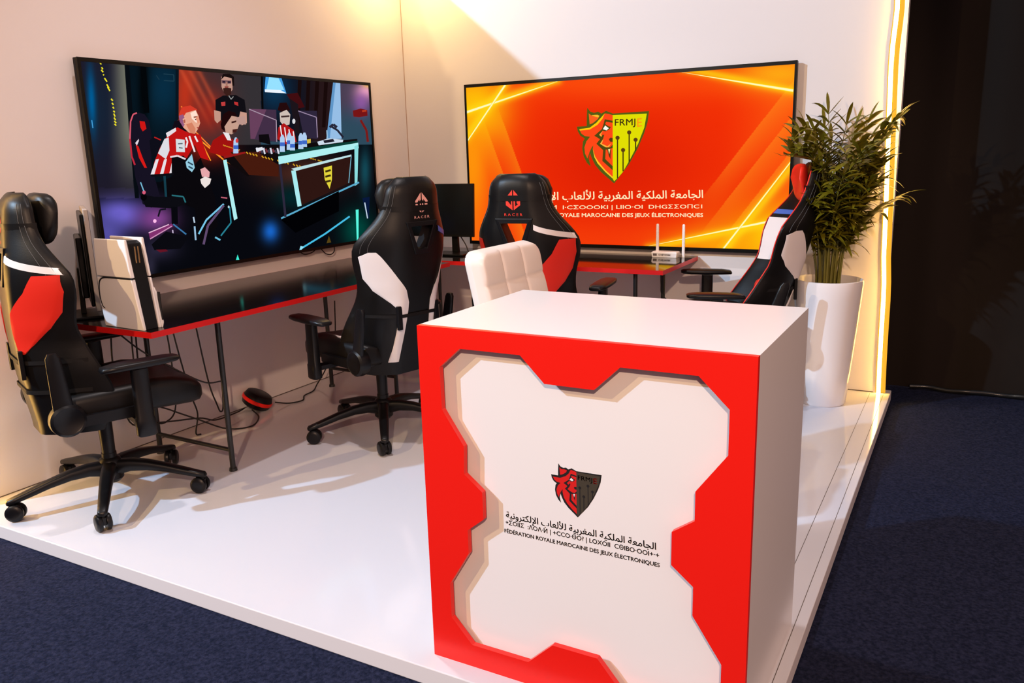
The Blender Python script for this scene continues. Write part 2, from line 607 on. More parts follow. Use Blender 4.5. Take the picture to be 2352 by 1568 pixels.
for k, poly in logo_shapes():
    if k in pal:
        n += 1
        m.add([(LB[0] + u * LB[2], RC - 0.001 - n * 0.00002, LB[1] + v * LB[3]) for u, v in poly], [tuple(range(len(poly)))], pal[k])
for k, vs, fs in logo_text():
    m.add([(LB[0] + u * LB[2], RC - 0.0016, LB[1] + v * LB[3]) for u, v in vs], fs, pal[k])
m.build('printed_emblem', [ink, ink_red, ink_olive, ink_white], kt, smooth=0, fix=False)
m = MB()
for body, x0, x1, z0, bold, hs in ((AR, .234, .652, .4525, .016, 1.0), ('+ΣOIIΣ  :ΛOΛ·И | +CCO·ΘO? | LOXOII  CΘIBO·OOI+·+', .232, .660, .4365, .018, 1.0),
                                   ('FÉDÉRATION ROYALE MAROCAINE DES JEUX ÉLECTRONIQUES', .228, .662, .4125, .026, 1.0)):
    vs, fs, h = text_mesh(body, bold)
    m.add([(x0 + u * (x1 - x0), RC - 0.0012, z0 + v * (x1 - x0) * hs) for u, v in vs], fs)
m.build('printed_lettering', ink, kt, smooth=0, fix=False)


# ---------------------------------------------------------------- long desks
def desk(name, label, x0, x1, y0, y1, frames, loc, top=desk_black):
    t = thing(name, label, 'desk', loc, 0)
    m = MB()
    m.box((x0, y0, 0.725), (x1, y1, 0.75), [1, 0, 1, 1, 1, 1])
    keep(m.build('tabletop', [top, desk_red], smooth=0), t)
    for feet, zbar in frames:
        for fx, fy in feet:
            m = MB()
            m.cyl((fx, fy, 0.012), (fx, fy, 0.722), 0.0125, n=16)
            m.cyl((fx, fy, 0.0), (fx, fy, 0.014), 0.019, 0.017, n=16)
            m.box((fx - 0.03, fy - 0.03, 0.718), (fx + 0.03, fy + 0.03, 0.7245))
            keep(m.build('leg', black_metal, smooth=40), t)
        (ax, ay), (bx, by) = feet
        keep(MB().cyl((ax, ay, zbar), (bx, by, zbar), 0.010, n=12).build('crossbar', black_metal, smooth=40), t)
    return t


desk('gaming_desk', 'long black desk with red edge under the left television along the left wall', 0.006, 0.801, -2.895, -0.733,
     [(((0.70, -2.478), (0.184, -2.467)), 0.10), (((0.684, -1.191), (0.17, -1.181)), 0.12)], (0.4, -1.8, 0))
desk('gaming_desk', 'black desk with red edge under the orange television along the back wall', 0.02, 2.149, -0.668, -0.012,
     [(((1.965, -0.60), (1.965, -0.12)), 0.10), (((0.30, -0.60), (0.30, -0.12)), 0.10)], (1.1, -0.34, 0), desk_gloss)


# ---------------------------------------------------------------- televisions
def photo_px(p):
    d = Vector(p) - CAM
    z = d.dot(_f)
    return 1176 + F_PX * d.dot(RGT) / z, 784 - F_PX * d.dot(UPV) / z


def seg_dist(x, y, a, b):
    ax, ay = a
    bx, by = b
    dx, dy = bx - ax, by - ay
    t = max(0, min(1, ((x - ax) * dx + (y - ay) * dy) / (dx * dx + dy * dy)))
    return sqrt((x - ax - t * dx) ** 2 + (y - ay - t * dy) ** 2)


def mixc(a, b, t):
    t = max(0.0, min(1.0, t))
    return tuple(p + (q - p) * t for p, q in zip(a, b))


def sstep(a, b, x):
    t = max(0.0, min(1.0, (x - a) / (b - a)))
    return t * t * (3 - 2 * t)


def blob(x, y, cx, cy, sx, sy):
    return math.exp(-((x - cx) / sx) ** 2 - ((y - cy) / sy) ** 2)


def c255(c):
    return lin(tuple(max(0, min(255, v)) / 255 for v in c))


class Screen:
    """flat picture of a screen: coloured shapes, each a hair in front of the one before"""

    def __init__(s, place, normal):
        s.mb, s.place, s.n, s.k = MB(), place, Vector(normal), 0

    def poly(s, pts, col, mapfn):
        s.k += 1
        vs = [s.place(*mapfn(*p)) + s.n * (0.00003 * s.k) for p in pts]
        s.mb.add(vs, [tuple(range(len(vs)))], 0, col=c255(col))

    def text(s, body, x0, y0, x1, y1, hgt, col, mapfn, bold=0.0):
        """baseline from (x0, y0) to (x1, y1) in picture pixels, letters hgt pixels tall"""
        vs, fs, h = text_mesh(body, bold)
        s.k += 1
        pts = [s.place(*mapfn(x0 + u * (x1 - x0), y0 + u * (y1 - y0) - v / h * hgt)) + s.n * (0.00003 * s.k) for u, v in vs]
        s.mb.add(pts, fs, 0, col=c255(col))


def tv_case(t, lo, hi, axis, inset, feet=False):
    """thin case with a narrow bezel; axis 'x' faces +x, 'y' faces -y"""
    m = MB()
    m.box(lo, hi)
    keep(m.build('case', tv_black, smooth=0, bevel=0.004), t)
    m = MB()
    if axis == 'x':
        m.box((.001, lo[1] + .7, lo[2] + .3), (lo[0] + .002, hi[1] - .7, hi[2] - .3))
    else:
        m.box((lo[0] + .7, hi[1] - .002, lo[2] + .3), (hi[0] - .7, -.001, hi[2] - .3))
    keep(m.build('wall_mount', tv_black, smooth=0), t)
    m = MB()
    if axis == 'x':
        o = [(lo[1], lo[2]), (hi[1], lo[2]), (hi[1], hi[2]), (lo[1], hi[2])]
        fn = lambda a, b, d: (hi[0] + d, a, b)
    else:
        o = [(lo[0], lo[2]), (hi[0], lo[2]), (hi[0], hi[2]), (lo[0], hi[2])]
        fn = lambda a, b, d: (a, lo[1] - d, b)
    i = [(o[0][0] + inset[0], o[0][1] + inset[1]), (o[1][0] - inset[0], o[1][1] + inset[1]),
         (o[2][0] - inset[0], o[2][1] - inset[2]), (o[3][0] + inset[0], o[3][1] - inset[2])]
    m.ring(o, i, 0, 0.007, fn)
    keep(m.build('bezel', tv_black, smooth=0), t)
    return i


# --- right television: orange slide with the emblem
BX0, BX1, BZ0, BZ1 = 0.5317, 2.6939, 0.786, 1.8541
tb = thing('television', 'large wall television showing an orange slide with a lion shield emblem', 'television', ((BX0 + BX1) / 2, -0.03, BZ0),
           0, 'wall televisions')
ins = tv_case(tb, (BX0, -0.053, BZ0), (BX1, -0.024, BZ1), 'y', (0.013, 0.022, 0.020))
bx0, bz0, bx1, bz1 = ins[0][0], ins[0][1], ins[2][0], ins[2][1]
scr = Screen(lambda x, z: Vector((x, -0.0535, z)), (0, -1, 0))
BEAMS = [((1062, 258), (1280, 184)), ((1066, 322), (1160, 194)), ((1566, 156), (1822, 208)), ((1490, 570), (1830, 500)), ((1662, 578), (1826, 372))]


def bg_right(u, v):
    x, y = photo_px((bx0 + (bx1 - bx0) * u, -0.0535, bz0 + (bz1 - bz0) * v))
    c = (243, 48, 6)
    c = mixc(c, (222, 32, 4), blob(x, y, 1420, 380, 190, 120))
    c = mixc(c, (255, 96, 18), 0.9 * sstep(200, 420, abs(x - 1440)) + 0.25 * sstep(470, 560, y))
    c = mixc(c, (255, 84, 14), 0.75 * blob(x, y, 1420, 185, 330, 45))
    # soft diagonal bands at the right
    for k, (x0, w) in enumerate(((1655, 60), (1715, 55), (1775, 60))):
        s_ = x + 0.78 * (y - 400)
        t = (s_ - x0) / w
        if 0 <= t <= 1 and y > 150:
            c = mixc(c, (255, 140, 30), 0.55 * (1 - t) * sstep(1560, 1700, x))
    # bands at the left
    for x0, w in ((1085, 35), (1118, 45)):
        s_ = x - 0.36 * (y - 300)
        t = (s_ - x0) / w
        if 0 <= t <= 1:
            c = mixc(c, (255, 165, 25), 0.5 * t * sstep(220, 300, y))
    c = mixc(c, (255, 205, 8), 1.0 * blob(x, y, 1090, 245, 75, 75))
    c = mixc(c, (255, 160, 10), 0.8 * blob(x, y, 1085, 380, 40, 150))
    c = mixc(c, (255, 208, 8), 1.1 * blob(x, y, 1800, 545, 120, 75))
    c = mixc(c, (255, 175, 10), 0.8 * blob(x, y, 1650, 560, 110, 40))
    c = mixc(c, (255, 175, 20), 0.9 * blob(x, y, 1790, 170, 110, 40))
    for a, b in BEAMS:
        d = seg_dist(x, y, a, b)
        c = mixc(c, (255, 214, 20), 0.8 * math.exp(-(d / 11) ** 2))
    return c255(c)


scr.mb.grid(lambda u, v: (bx0 + (bx1 - bx0) * u, -0.0535, bz0 + (bz1 - bz0) * v), 360, 200, 0, bg_right)


def to_b(px, py):
    p = on_back(px, py, -0.0535)
    return min(bx1, max(bx0, p.x)), min(bz1, max(bz0, p.z))


for a, b in BEAMS:
    L_ = sqrt((b[0] - a[0]) ** 2 + (b[1] - a[1]) ** 2)
    nx, ny = -(b[1] - a[1]) / L_, (b[0] - a[0]) / L_
    for w, col in ((4.2, (255, 222, 40)), (2.6, (255, 250, 190))):
        scr.poly([(a[0] + nx * w, a[1] + ny * w), (b[0] + nx * w, b[1] + ny * w), (b[0] - nx * w, b[1] - ny * w), (a[0] - nx * w, a[1] - ny * w)], col, to_b)
palb = {'outline': (84, 92, 22), 'face': (255, 72, 24), 'ear': (250, 96, 30), 'hi1': (255, 205, 10), 'hi2': (255, 200, 40), 'hi3': (250, 190, 40),
        'dark': (78, 72, 18), 'hi4': (255, 170, 60), 'hi5': (255, 178, 60), 'eye': (255, 255, 245), 'nose': (88, 52, 20), 'fangd': (84, 62, 18),
        'fang': (245, 235, 150), 'shield': (226, 222, 4), 'line': (62, 48, 14), 'dot': (90, 62, 20), 'accent': (255, 158, 20)}
lg2 = lambda u, v: (LX0 + u * (LX1 - LX0), LZ0 + v * (LZ1 - LZ0))
for k, poly in logo_shapes():
    scr.poly(poly, palb[k], lg2)
for k, vs, fs in logo_text():
    scr.k += 1
    scr.mb.add([scr.place(*lg2(u, v)) + scr.n * (0.00003 * scr.k) for u, v in vs], fs, 0, col=c255(palb[k]))
cream = (255, 238, 190)
scr.text(AR, 1183, 468, 1615, 462, 30, cream, to_b, 0.014)
scr.text('+OVΛO·И  I·CΣOOOKI | LIIO·OI  DHGΣΣOΠC1', 1190, 484, 1613, 481, 12, cream, to_b, 0.01)
scr.text('FÉDÉRATION ROYALE MAROCAINE DES JEUX ÉLECTRONIQUES', 1180, 501, 1615, 501, 14, cream, to_b, 0.02)
keep(scr.mb.build('screen', screen_m, smooth=0, fix=False, cols=True), tb)

# --- left television: broadcast of a tournament table
AY0, AY1, AZ0, AZ1 = -2.5395, -0.4627, 0.8457, 1.8743
ta = thing('television', 'large wall television showing gamers seated at a dark tournament table', 'television', (0.03, (AY0 + AY1) / 2, AZ0),
           0, 'wall televisions')
ins = tv_case(ta, (0.026, AY0, AZ0), (0.053, AY1, AZ1), 'x', (0.016, 0.018, 0.018))
ay0, az0, ay1, az1 = ins[0][0], ins[0][1], ins[2][0], ins[2][1]
scr = Screen(lambda y, z: Vector((0.0535, y, z)), (1, 0, 0))


def to_a(X, Y):
    p = on_left(180 + X * 680 / 2050, 120 + Y * 520 / 1568, 0.0535)
    return min(ay1, max(ay0, p.y)), min(az1, max(az0, p.z))


def bg_left(u, v):
    px, py = photo_px((0.0535, ay0 + (ay1 - ay0) * u, az0 + (az1 - az0) * v))
    x, y = (px - 180) * 2050 / 680, (py - 120) * 1568 / 520
    c = (7, 8, 14)
    if x < 330 + 0.06 * y and y < 1010:                      # grey pillar
        c = mixc((30, 26, 40), (22, 34, 52), blob(x, y, 150, 420, 120, 300))
        c = mixc(c, (128, 130, 112), 0.85 * sstep(190, 330 + 0.06 * y, x) * sstep(1100, 500, y))
        c = mixc(c, (0, 92, 150), blob(x, y, 75 + 0.05 * y, 330, 28, 220))
    elif x < 690 and y < 900:                                # dark teal backdrop
        c = mixc((6, 18, 26), (8, 44, 66), blob(x, y, 590, 250, 150, 250))
        c = mixc(c, (2, 4, 6), blob(x, y, 450, 250, 40, 300))
    elif x < 1265 and y < 640:
        c = mixc((64, 44, 46), (52, 48, 52), sstep(900, 1200, x))
        c = mixc(c, (190, 52, 28), blob(x, y, 740, 300, 90, 330))
        c = mixc(c, (150, 40, 30), blob(x, y, 900, 420, 130, 160))
        for k in range(3):
            d = abs((x - 720 - 60 * k) - 0.52 * (y - 140))
            c = mixc(c, (225, 88, 52), 0.45 * math.exp(-(d / 16) ** 2) * sstep(600, 250, y))
    elif x < 1800 and y < 620:
        c = mixc((16, 18, 30), (38, 22, 24), sstep(1480, 1700, x))
        c = mixc(c, (10, 52, 84), blob(x, y, 1360, 260, 110, 150))
    elif y < 640:
        c = mixc((74, 62, 82), (46, 74, 92), sstep(300, 520, y))
        c = mixc(c, (245, 170, 190), blob(x, y, 1990, 270, 70, 60))
        c = mixc(c, (250, 190, 90), blob(x, y, 2010, 225, 40, 22))
        c = mixc(c, (150, 90, 170), 0.8 * blob(x, y, 1960, 350, 60, 80))
    else:
        c = mixc(c, (150, 30, 16), blob(x, y, 900, 650, 160, 110))
        c = mixc(c, (74, 38, 30), blob(x, y, 1560, 850, 300, 130))
        c = mixc(c, (20, 110, 130), 0.6 * blob(x, y, 1985, 820, 40, 160))
        c = mixc(c, (0, 70, 60), blob(x, y, 1930, 1230, 110, 140))
        c = mixc(c, (2, 36, 40), blob(x, y, 1480, 1000, 120, 90))
    if y > 940:
        c = mixc(c, (112, 100, 208), 1.05 * blob(x, y, 290, 1120, 190, 110))
        c = mixc(c, (84, 78, 160), blob(x, y, 200, 1250, 130, 140))
        c = mixc(c, (130, 66, 140), blob(x, y, 540, 1150, 130, 100))
        c = mixc(c, (40, 36, 58), blob(x, y, 560, 1360, 130, 80))
        c = mixc(c, (24, 100, 200), blob(x, y, 1330, 1240, 60, 75))
        c = mixc(c, (52, 48, 70), 0.7 * blob(x, y, 500, 1480, 40, 90))
    return c255(c)


scr.mb.grid(lambda u, v: (0.0535, ay0 + (ay1 - ay0) * u, az0 + (az1 - az0) * v), 300, 170, 0, bg_left)
P = lambda col, *pts: scr.poly(pts, col, to_a)


def stroke(col, w, *pts):
    for a, b in zip(pts, pts[1:]):
        L_ = max(1e-6, sqrt((b[0] - a[0]) ** 2 + (b[1] - a[1]) ** 2))
        nx, ny = -(b[1] - a[1]) / L_ * w, (b[0] - a[0]) / L_ * w
        P(col, (a[0] + nx, a[1] + ny), (b[0] + nx, b[1] + ny), (b[0] - nx, b[1] - ny), (a[0] - nx, a[1] - ny))


def disc(col, cx, cy, rx, ry, n=16):
    P(col, *[(cx + rx * cos(2 * pi * k / n), cy + ry * sin(2 * pi * k / n)) for k in range(n)])


P((7, 12, 18), (318, 78), (352, 84), (420, 1010), (392, 1010), (352, 560))
P((9, 22, 32), (672, 104), (694, 106), (694, 470), (672, 470))
# faint lettering and a dark pipe on the teal wall
P((3, 6, 9), (428, 96), (468, 98), (492, 420), (452, 420))
stroke((30, 62, 78), 3, (590, 150), (660, 156), (662, 200), (592, 196))
stroke((26, 54, 70), 3, (540, 160), (560, 190))
yel = (238, 226, 40)
for a, b in (((150, 68), (158, 84)), ((160, 104), (170, 118)), ((158, 122), (172, 138)), ((172, 152), (176, 160)), ((180, 178), (198, 204)), ((196, 222), (212, 248)),
             ((202, 240), (218, 268)), ((226, 322), (238, 336)), ((232, 350), (242, 364)), ((238, 378), (246, 390)), ((242, 405), (252, 416)), ((244, 424), (254, 446)),
             ((246, 452), (258, 470)), ((248, 476), (262, 490)), ((250, 496), (262, 508))):
    stroke(yel, 4.5, a, b)
stroke((70, 160, 220), 3.5, (92, 470), (100, 525))
P((8, 8, 10), (1262, 160), (1276, 160), (1282, 400), (1268, 400))
P((70, 160, 230), (1296, 168), (1405, 172), (1440, 285), (1288, 272))
P((150, 225, 255), (1320, 172), (1385, 174), (1425, 262), (1300, 262))
P((235, 245, 255), (1290, 256), (1400, 262), (1440, 284), (1292, 276))
for x in (1520, 1580, 1640, 1700):
    P((24, 10, 10), (x, 190), (x + 26, 192), (x + 10, 520), (x - 14, 520))
P((150, 190, 230), (1762, 200), (1812, 206), (1822, 600), (1716, 600))
P((96, 150, 200), (1762, 200), (1780, 202), (1740, 600), (1716, 600))
# beams crossing the backdrop
stroke((255, 130, 50), 4, (712, 372), (780, 520), (1000, 740))
stroke((255, 150, 40), 5, (820, 590), (1000, 740), (1190, 850))
stroke((255, 150, 40), 4, (840, 600), (915, 750))
# standing referee
P((16, 14, 20), (948, 330), (1000, 300), (1090, 296), (1150, 330), (1166, 450), (1160, 480), (950, 470))
P((196, 150, 132), (938, 400), (985, 412), (985, 470), (960, 492), (942, 470))
P((200, 152, 134), (1120, 410), (1164, 420), (1166, 490), (1130, 506), (1108, 470))
P((196, 150, 134), (988, 170), (1040, 158), (1068, 185), (1066, 260), (1040, 290), (1008, 280), (990, 240))
P((24, 14, 14), (986, 190), (1000, 150), (1046, 140), (1076, 170), (1078, 230), (1066, 235), (1060, 180), (1010, 168))
P((120, 84, 92), (990, 192), (1058, 196), (1058, 216), (1032, 218), (1024, 206), (1016, 218), (992, 214))
P((44, 30, 46), (996, 198), (1016, 199), (1014, 212), (998, 211))
P((44, 30, 46), (1032, 200), (1054, 201), (1052, 214), (1034, 213))
P((170, 120, 104), (1020, 206), (1030, 206), (1034, 236), (1018, 236))
P((58, 30, 26), (1000, 250), (1024, 244), (1058, 250), (1056, 290), (1030, 306), (1006, 282))
P((150, 70, 62), (1010, 236), (1040, 236), (1034, 246), (1014, 246))
P((190, 60, 60), (985, 346), (1016, 342), (1016, 370), (990, 372))
P((190, 50, 50), (1076, 342), (1104, 346), (1106, 372), (1080, 362))
stroke((150, 150, 150), 3, (1040, 300), (1056, 326), (1072, 306))
# seated man behind the table with his back turned to a phone
P((30, 8, 10), (984, 500), (1000, 430), (1040, 405), (1085, 418), (1100, 450), (1080, 470), (1040, 500), (1010, 545), (990, 530))
P((200, 158, 140), (1010, 515), (1060, 440), (1098, 448), (1112, 500), (1096, 545), (1060, 568), (1020, 560))
P((60, 26, 24), (1058, 480), (1092, 472), (1092, 484), (1060, 492))
P((70, 30, 26), (1066, 535), (1102, 530), (1092, 552), (1066, 560))
P((160, 18, 16), (900, 690), (930, 610), (1000, 565), (1080, 610), (1120, 700), (1000, 720))
P((236, 230, 232), (998, 552), (1040, 560), (1058, 612), (1030, 608))
P((190, 150, 140), (1086, 452), (1150, 440), (1160, 500), (1104, 500))
# third player with a headset
P((36, 10, 12), (1378, 400), (1392, 350), (1440, 348), (1464, 400), (1420, 420))
P((206, 190, 180), (1392, 420), (1440, 398), (1466, 430), (1460, 500), (1420, 510), (1396, 480))
P((60, 40, 40), (1400, 440), (1460, 436), (1460, 448), (1404, 452))
P((176, 22, 24), (1376, 600), (1384, 520), (1420, 490), (1490, 540), (1510, 620), (1440, 640))
for k in range(4):
    stroke((238, 232, 236), 4, (1396 + 30 * k, 505 + 14 * k), (1412 + 28 * k, 620))
P((64, 12, 16), (1440, 290), (1516, 280), (1566, 380), (1500, 392))
P((28, 20, 26), (1460, 320), (1520, 360), (1530, 560), (1500, 560), (1478, 420))
disc((220, 220, 225), 1490, 478, 11, 18)
# monitors on the table
P((66, 46, 70), (1180, 392), (1368, 398), (1374, 620), (1190, 600))
P((104, 64, 92), (1180, 392), (1300, 396), (1220, 600), (1190, 600))
stroke((170, 150, 170), 3, (1180, 394), (1368, 470), (1372, 620))
P((46, 38, 60), (1520, 404), (1650, 406), (1656, 600), (1560, 590))
stroke((160, 140, 170), 3, (1520, 406), (1646, 450), (1654, 590))
P((14, 10, 14), (1246, 570), (1316, 566), (1330, 640), (1250, 620))
# table
P((16, 10, 12), (1000, 740), (1110, 690), (1400, 640), (1930, 600), (1930, 640), (1390, 720), (1390, 776), (1170, 860))
P((70, 26, 14), (1050, 690), (1240, 690), (1384, 780), (1384, 860), (1180, 850))
P((10, 60, 52), (1380, 690), (1930, 612), (1936, 634), (1384, 716))
for k in range(9):
    stroke((216, 150, 40), 3.2, (1000 + 13 * k, 640 + 5 * k), (1012 + 13 * k, 650 + 3 * k))
for k in range(26):
    if k % 5 != 4:
        stroke((212, 160, 36), 4, (1160 + 24 * k * 0.9, 690 + 5.5 * k), (1172 + 24 * k * 0.9, 704 + 5.5 * k))
for k in range(12):
    if k % 6 != 4:
        stroke((190, 146, 34), 3.5, (1600 + 11 * k, 730 + 3 * k), (1608 + 11 * k, 738 + 3 * k))
        stroke((190, 146, 34), 3.5, (1540 + 13 * k, 820 + 4 * k), (1550 + 13 * k, 828 + 4 * k))
for k in range(10):
    stroke(((214, 214, 230), (120, 50, 60), (60, 60, 80))[k % 3], 6, (1230 + 16 * k, 660 + (k * 7) % 20), (1240 + 16 * k, 690 + (k * 5) % 16))
P((230, 232, 240), (1224, 664), (1270, 656), (1276, 676), (1230, 690))
glow = (176, 240, 242)
P(glow, (1380, 722), (1934, 626), (1938, 664), (1384, 776))
P((140, 222, 224), (1908, 650), (1936, 640), (1928, 915), (1910, 925))
P(glow, (998, 748), (1022, 742), (1098, 1150), (1074, 1164))
P((30, 120, 130), (1386, 776), (1400, 776), (1436, 1136), (1424, 1140))
P((46, 22, 18), (1480, 830), (1880, 720), (1880, 900), (1540, 1060))
P((170, 236, 240), (1470, 820), (1500, 815), (1542, 1062), (1514, 1070))
P((190, 225, 230), (1470, 806), (1886, 708), (1888, 720), (1500, 822))
stroke((110, 170, 190), 3, (1886, 716), (1868, 905))
stroke((90, 170, 205), 6, (1400, 1150), (1940, 900))
P((228, 212, 60), (1694, 800), (1752, 784), (1752, 880), (1736, 946), (1702, 880))
for k in range(3):
    stroke((60, 46, 14), 7, (1706, 826 + 36 * k), (1744, 816 + 36 * k))
stroke((44, 40, 60), 8, (1392, 776), (1430, 1140))
P((2, 2, 4), (1400, 1160), (1800, 960), (1800, 1100), (1500, 1250))
# bottles
for bx, by, h in ((1070, 590, 110), (1392, 570, 120), (1440, 556, 120), (1520, 560, 110), (1545, 556, 100), (1462, 580, 100)):
    P((176, 206, 240), (bx, by + 24), (bx + 10, by), (bx + 22, by), (bx + 32, by + 24), (bx + 34, by + h), (bx - 2, by + h))
    P((62, 104, 200), (bx, by + 54), (bx + 33, by + 54), (bx + 34, by + 80), (bx - 1, by + 80))
disc((214, 60, 60), 1094, 612, 10, 16)
P((150, 26, 26), (1000, 720), (1150, 688), (1152, 700), (1006, 736))
# desk things at the right and a camera
P((206, 220, 236), (1650, 620), (1730, 596), (1830, 606), (1826, 622), (1660, 644))
P((34, 30, 44), (1690, 610), (1760, 600), (1770, 618), (1700, 630))
stroke((36, 34, 50), 7, (1740, 510), (1790, 540), (1830, 590))
stroke((40, 40, 60), 9, (1736, 520), (1760, 500), (1786, 520))
stroke((150, 190, 220), 4, (1716, 540), (1720, 600))
P((214, 186, 70), (1578, 604), (1604, 600), (1604, 628), (1580, 632))
P((120, 20, 22), (1896, 404), (1950, 390), (1996, 400), (1998, 440), (1940, 450), (1900, 446))
stroke((120, 26, 24), 8, (1950, 470), (1990, 540), (2000, 620))
stroke((190, 60, 30), 6, (1960, 408), (1990, 404))
# gaming chair of the front player
P((22, 18, 34), (352, 560), (356, 480), (372, 432), (410, 418), (452, 428), (482, 470), (500, 560), (500, 780), (560, 1000), (500, 1076), (440, 1050), (388, 860), (372, 740))
stroke((220, 90, 110), 5, (352, 600), (356, 480), (374, 430), (400, 420))
stroke((190, 40, 60), 6, (352, 600), (364, 720), (386, 780))
P((205, 22, 20), (418, 476), (454, 480), (466, 530), (440, 548), (424, 520))
P((214, 26, 22), (392, 640), (410, 650), (440, 730), (470, 800), (452, 800), (414, 730))
P((226, 214, 226), (388, 628), (412, 600), (414, 614), (400, 646))
P((14, 14, 24), (486, 610), (520, 586), (560, 600), (570, 640), (540, 720), (500, 720))
stroke((190, 30, 30), 4, (520, 588), (566, 608))
# front player
P((20, 12, 22), (640, 540), (660, 476), (700, 470), (760, 540), (720, 560))
P((214, 58, 40), (690, 430), (712, 380), (770, 368), (816, 396), (800, 440), (740, 480), (700, 480))
P((232, 168, 140), (700, 480), (740, 420), (808, 400), (826, 440), (838, 490), (824, 530), (800, 566), (760, 556), (720, 520))
P((255, 224, 206), (770, 420), (806, 404), (826, 450), (834, 490), (806, 486), (780, 460))
P((150, 90, 130), (690, 440), (720, 430), (740, 480), (720, 520), (696, 480))
P((150, 84, 66), (792, 446), (822, 440), (824, 448), (794, 456))
P((70, 34, 30), (802, 462), (822, 458), (822, 466), (804, 470))
P((170, 70, 60), (812, 520), (832, 516), (824, 532))
P((214, 130, 100), (740, 500), (780, 486), (806, 530), (800, 566), (770, 558))
P((236, 176, 150), (716, 462), (738, 452), (744, 488), (726, 500))
P((180, 96, 78), (720, 470), (734, 464), (736, 486), (726, 492))
P((232, 150, 120), (806, 452), (822, 440), (838, 488), (820, 494))
P((192, 20, 20), (500, 850), (520, 760), (560, 660), (620, 560), (680, 520), (760, 560), (840, 570), (860, 640), (900, 750), (840, 730), (800, 640), (740, 740), (640, 720), (640, 850))
P((222, 222, 230), (545, 700), (590, 600), (620, 590), (625, 680), (600, 740))
P((230, 222, 228), (600, 560), (668, 522), (672, 545), (610, 590))
for k in range(3):
    P((232, 226, 232), (494 + 64 * k, 846), (530 + 58 * k, 742), (552 + 56 * k, 738), (520 + 62 * k, 846))
P((214, 222, 226), (668, 600), (730, 606), (732, 692), (672, 690))
stroke((90, 100, 110), 4, (684, 634), (716, 632))
stroke((90, 100, 110), 4, (690, 660), (716, 664))
stroke((240, 230, 234), 6, (738, 590), (750, 620), (740, 660))
stroke((240, 230, 234), 6, (762, 580), (800, 690))
stroke((240, 230, 234), 6, (800, 580), (820, 620))
P((10, 8, 12), (640, 730), (720, 716), (800, 780), (840, 730), (870, 810), (900, 900), (940, 1000), (960, 1200), (840, 1330), (800, 1080), (600, 1010), (560, 900), (640, 860))
stroke((226, 214, 220), 6, (630, 726), (680, 716), (736, 740))
P((150, 205, 226), (736, 760), (780, 705), (800, 800), (780, 830), (744, 800))
stroke((40, 70, 90), 5, (752, 760), (788, 780))
stroke((40, 70, 90), 5, (756, 790), (786, 806))
P((232, 168, 172), (838, 810), (870, 796), (904, 830), (900, 866), (850, 862))
P((238, 226, 222), (838, 880), (870, 860), (914, 876), (905, 910), (870, 940), (845, 910))
P((12, 12, 18), (494, 846), (650, 836), (660, 850), (500, 862))
stroke((20, 60, 74), 8, (590, 856), (606, 1078))
P((12, 12, 18), (420, 980), (520, 1000), (720, 1000), (740, 1050), (650, 1080), (460, 1072))
stroke((40, 110, 120), 5, (640, 990), (720, 1000), (736, 1040))
disc((4, 4, 8), 446, 1004, 22, 24)
disc((214, 90, 120), 448, 970, 12, 14)
stroke((120, 190, 220), 4, (424, 900), (446, 960))
P((8, 8, 14), (636, 1070), (680, 1070), (684, 1190), (640, 1190))
stroke((20, 18, 30), 6, (600, 1084), (560, 1090), (546, 1138))
P((130, 48, 110), (480, 1250), (640, 1186), (650, 1204), (490, 1298))
stroke((236, 190, 220), 3.5, (480, 1250), (620, 1192))
stroke((210, 150, 190), 3.5, (490, 1292), (640, 1204))
stroke((60, 120, 170), 5, (650, 1190), (740, 1260))
stroke((206, 190, 220), 4, (646, 1230), (652, 1286))
stroke((190, 210, 230), 5, (790, 1140), (798, 1180))
P((10, 10, 16), (500, 1330), (600, 1240), (760, 1280), (700, 1360), (520, 1370))
stroke((150, 190, 220), 6, (798, 1205), (806, 1300))
stroke((120, 200, 235), 6, (826, 1258), (880, 1160), (1000, 1050))
stroke((96, 74, 110), 8, (860, 1330), (890, 1200), (1000, 1060))
stroke((40, 130, 150), 5, (1040, 1070), (1050, 1180), (980, 1270))
stroke((110, 190, 220), 6, (940, 1280), (976, 1300))
stroke((200, 100, 120), 4, (980, 1004), (1024, 1010))
disc((190, 230, 240), 1034, 1070, 6, 9)
P((100, 20, 36), (530, 1366), (600, 1364), (614, 1376), (560, 1386))
disc((255, 190, 235), 522, 1168, 12, 13)
P((60, 240, 214), (1084, 1438), (1096, 1400), (1108, 1438))
# light lines reflected on the floor at the right
stroke((70, 190, 230), 6, (1530, 1362), (1700, 1258), (1872, 1136))
P((150, 230, 250), (1524, 1372), (1532, 1340), (1556, 1346), (1540, 1374))
P((90, 250, 226), (1914, 1090), (1934, 1088), (1934, 1306), (1922, 1312))
P((86, 66, 20), (1712, 1322), (1728, 1270), (1744, 1316))
P((8, 24, 60), (1960, 1010), (2010, 1000), (2006, 1150), (1990, 1150))
stroke((190, 210, 225), 4, (1976, 1040), (1996, 1150))
keep(scr.mb.build('screen', screen_m, smooth=0, fix=False, cols=True), ta)
# cable loops hanging below the left television
for k, pts in enumerate(([(688, 578), (700, 584), (716, 580), (728, 570)], [(738, 572), (748, 582), (760, 584), (768, 576), (767, 562)])):
    c3 = [on_left(px, py, 0.035) for px, py in pts]
    keep(MB().tube(catmull(c3, 6), 0.0035, 8).build('cable', cable_m, smooth=60), ta)


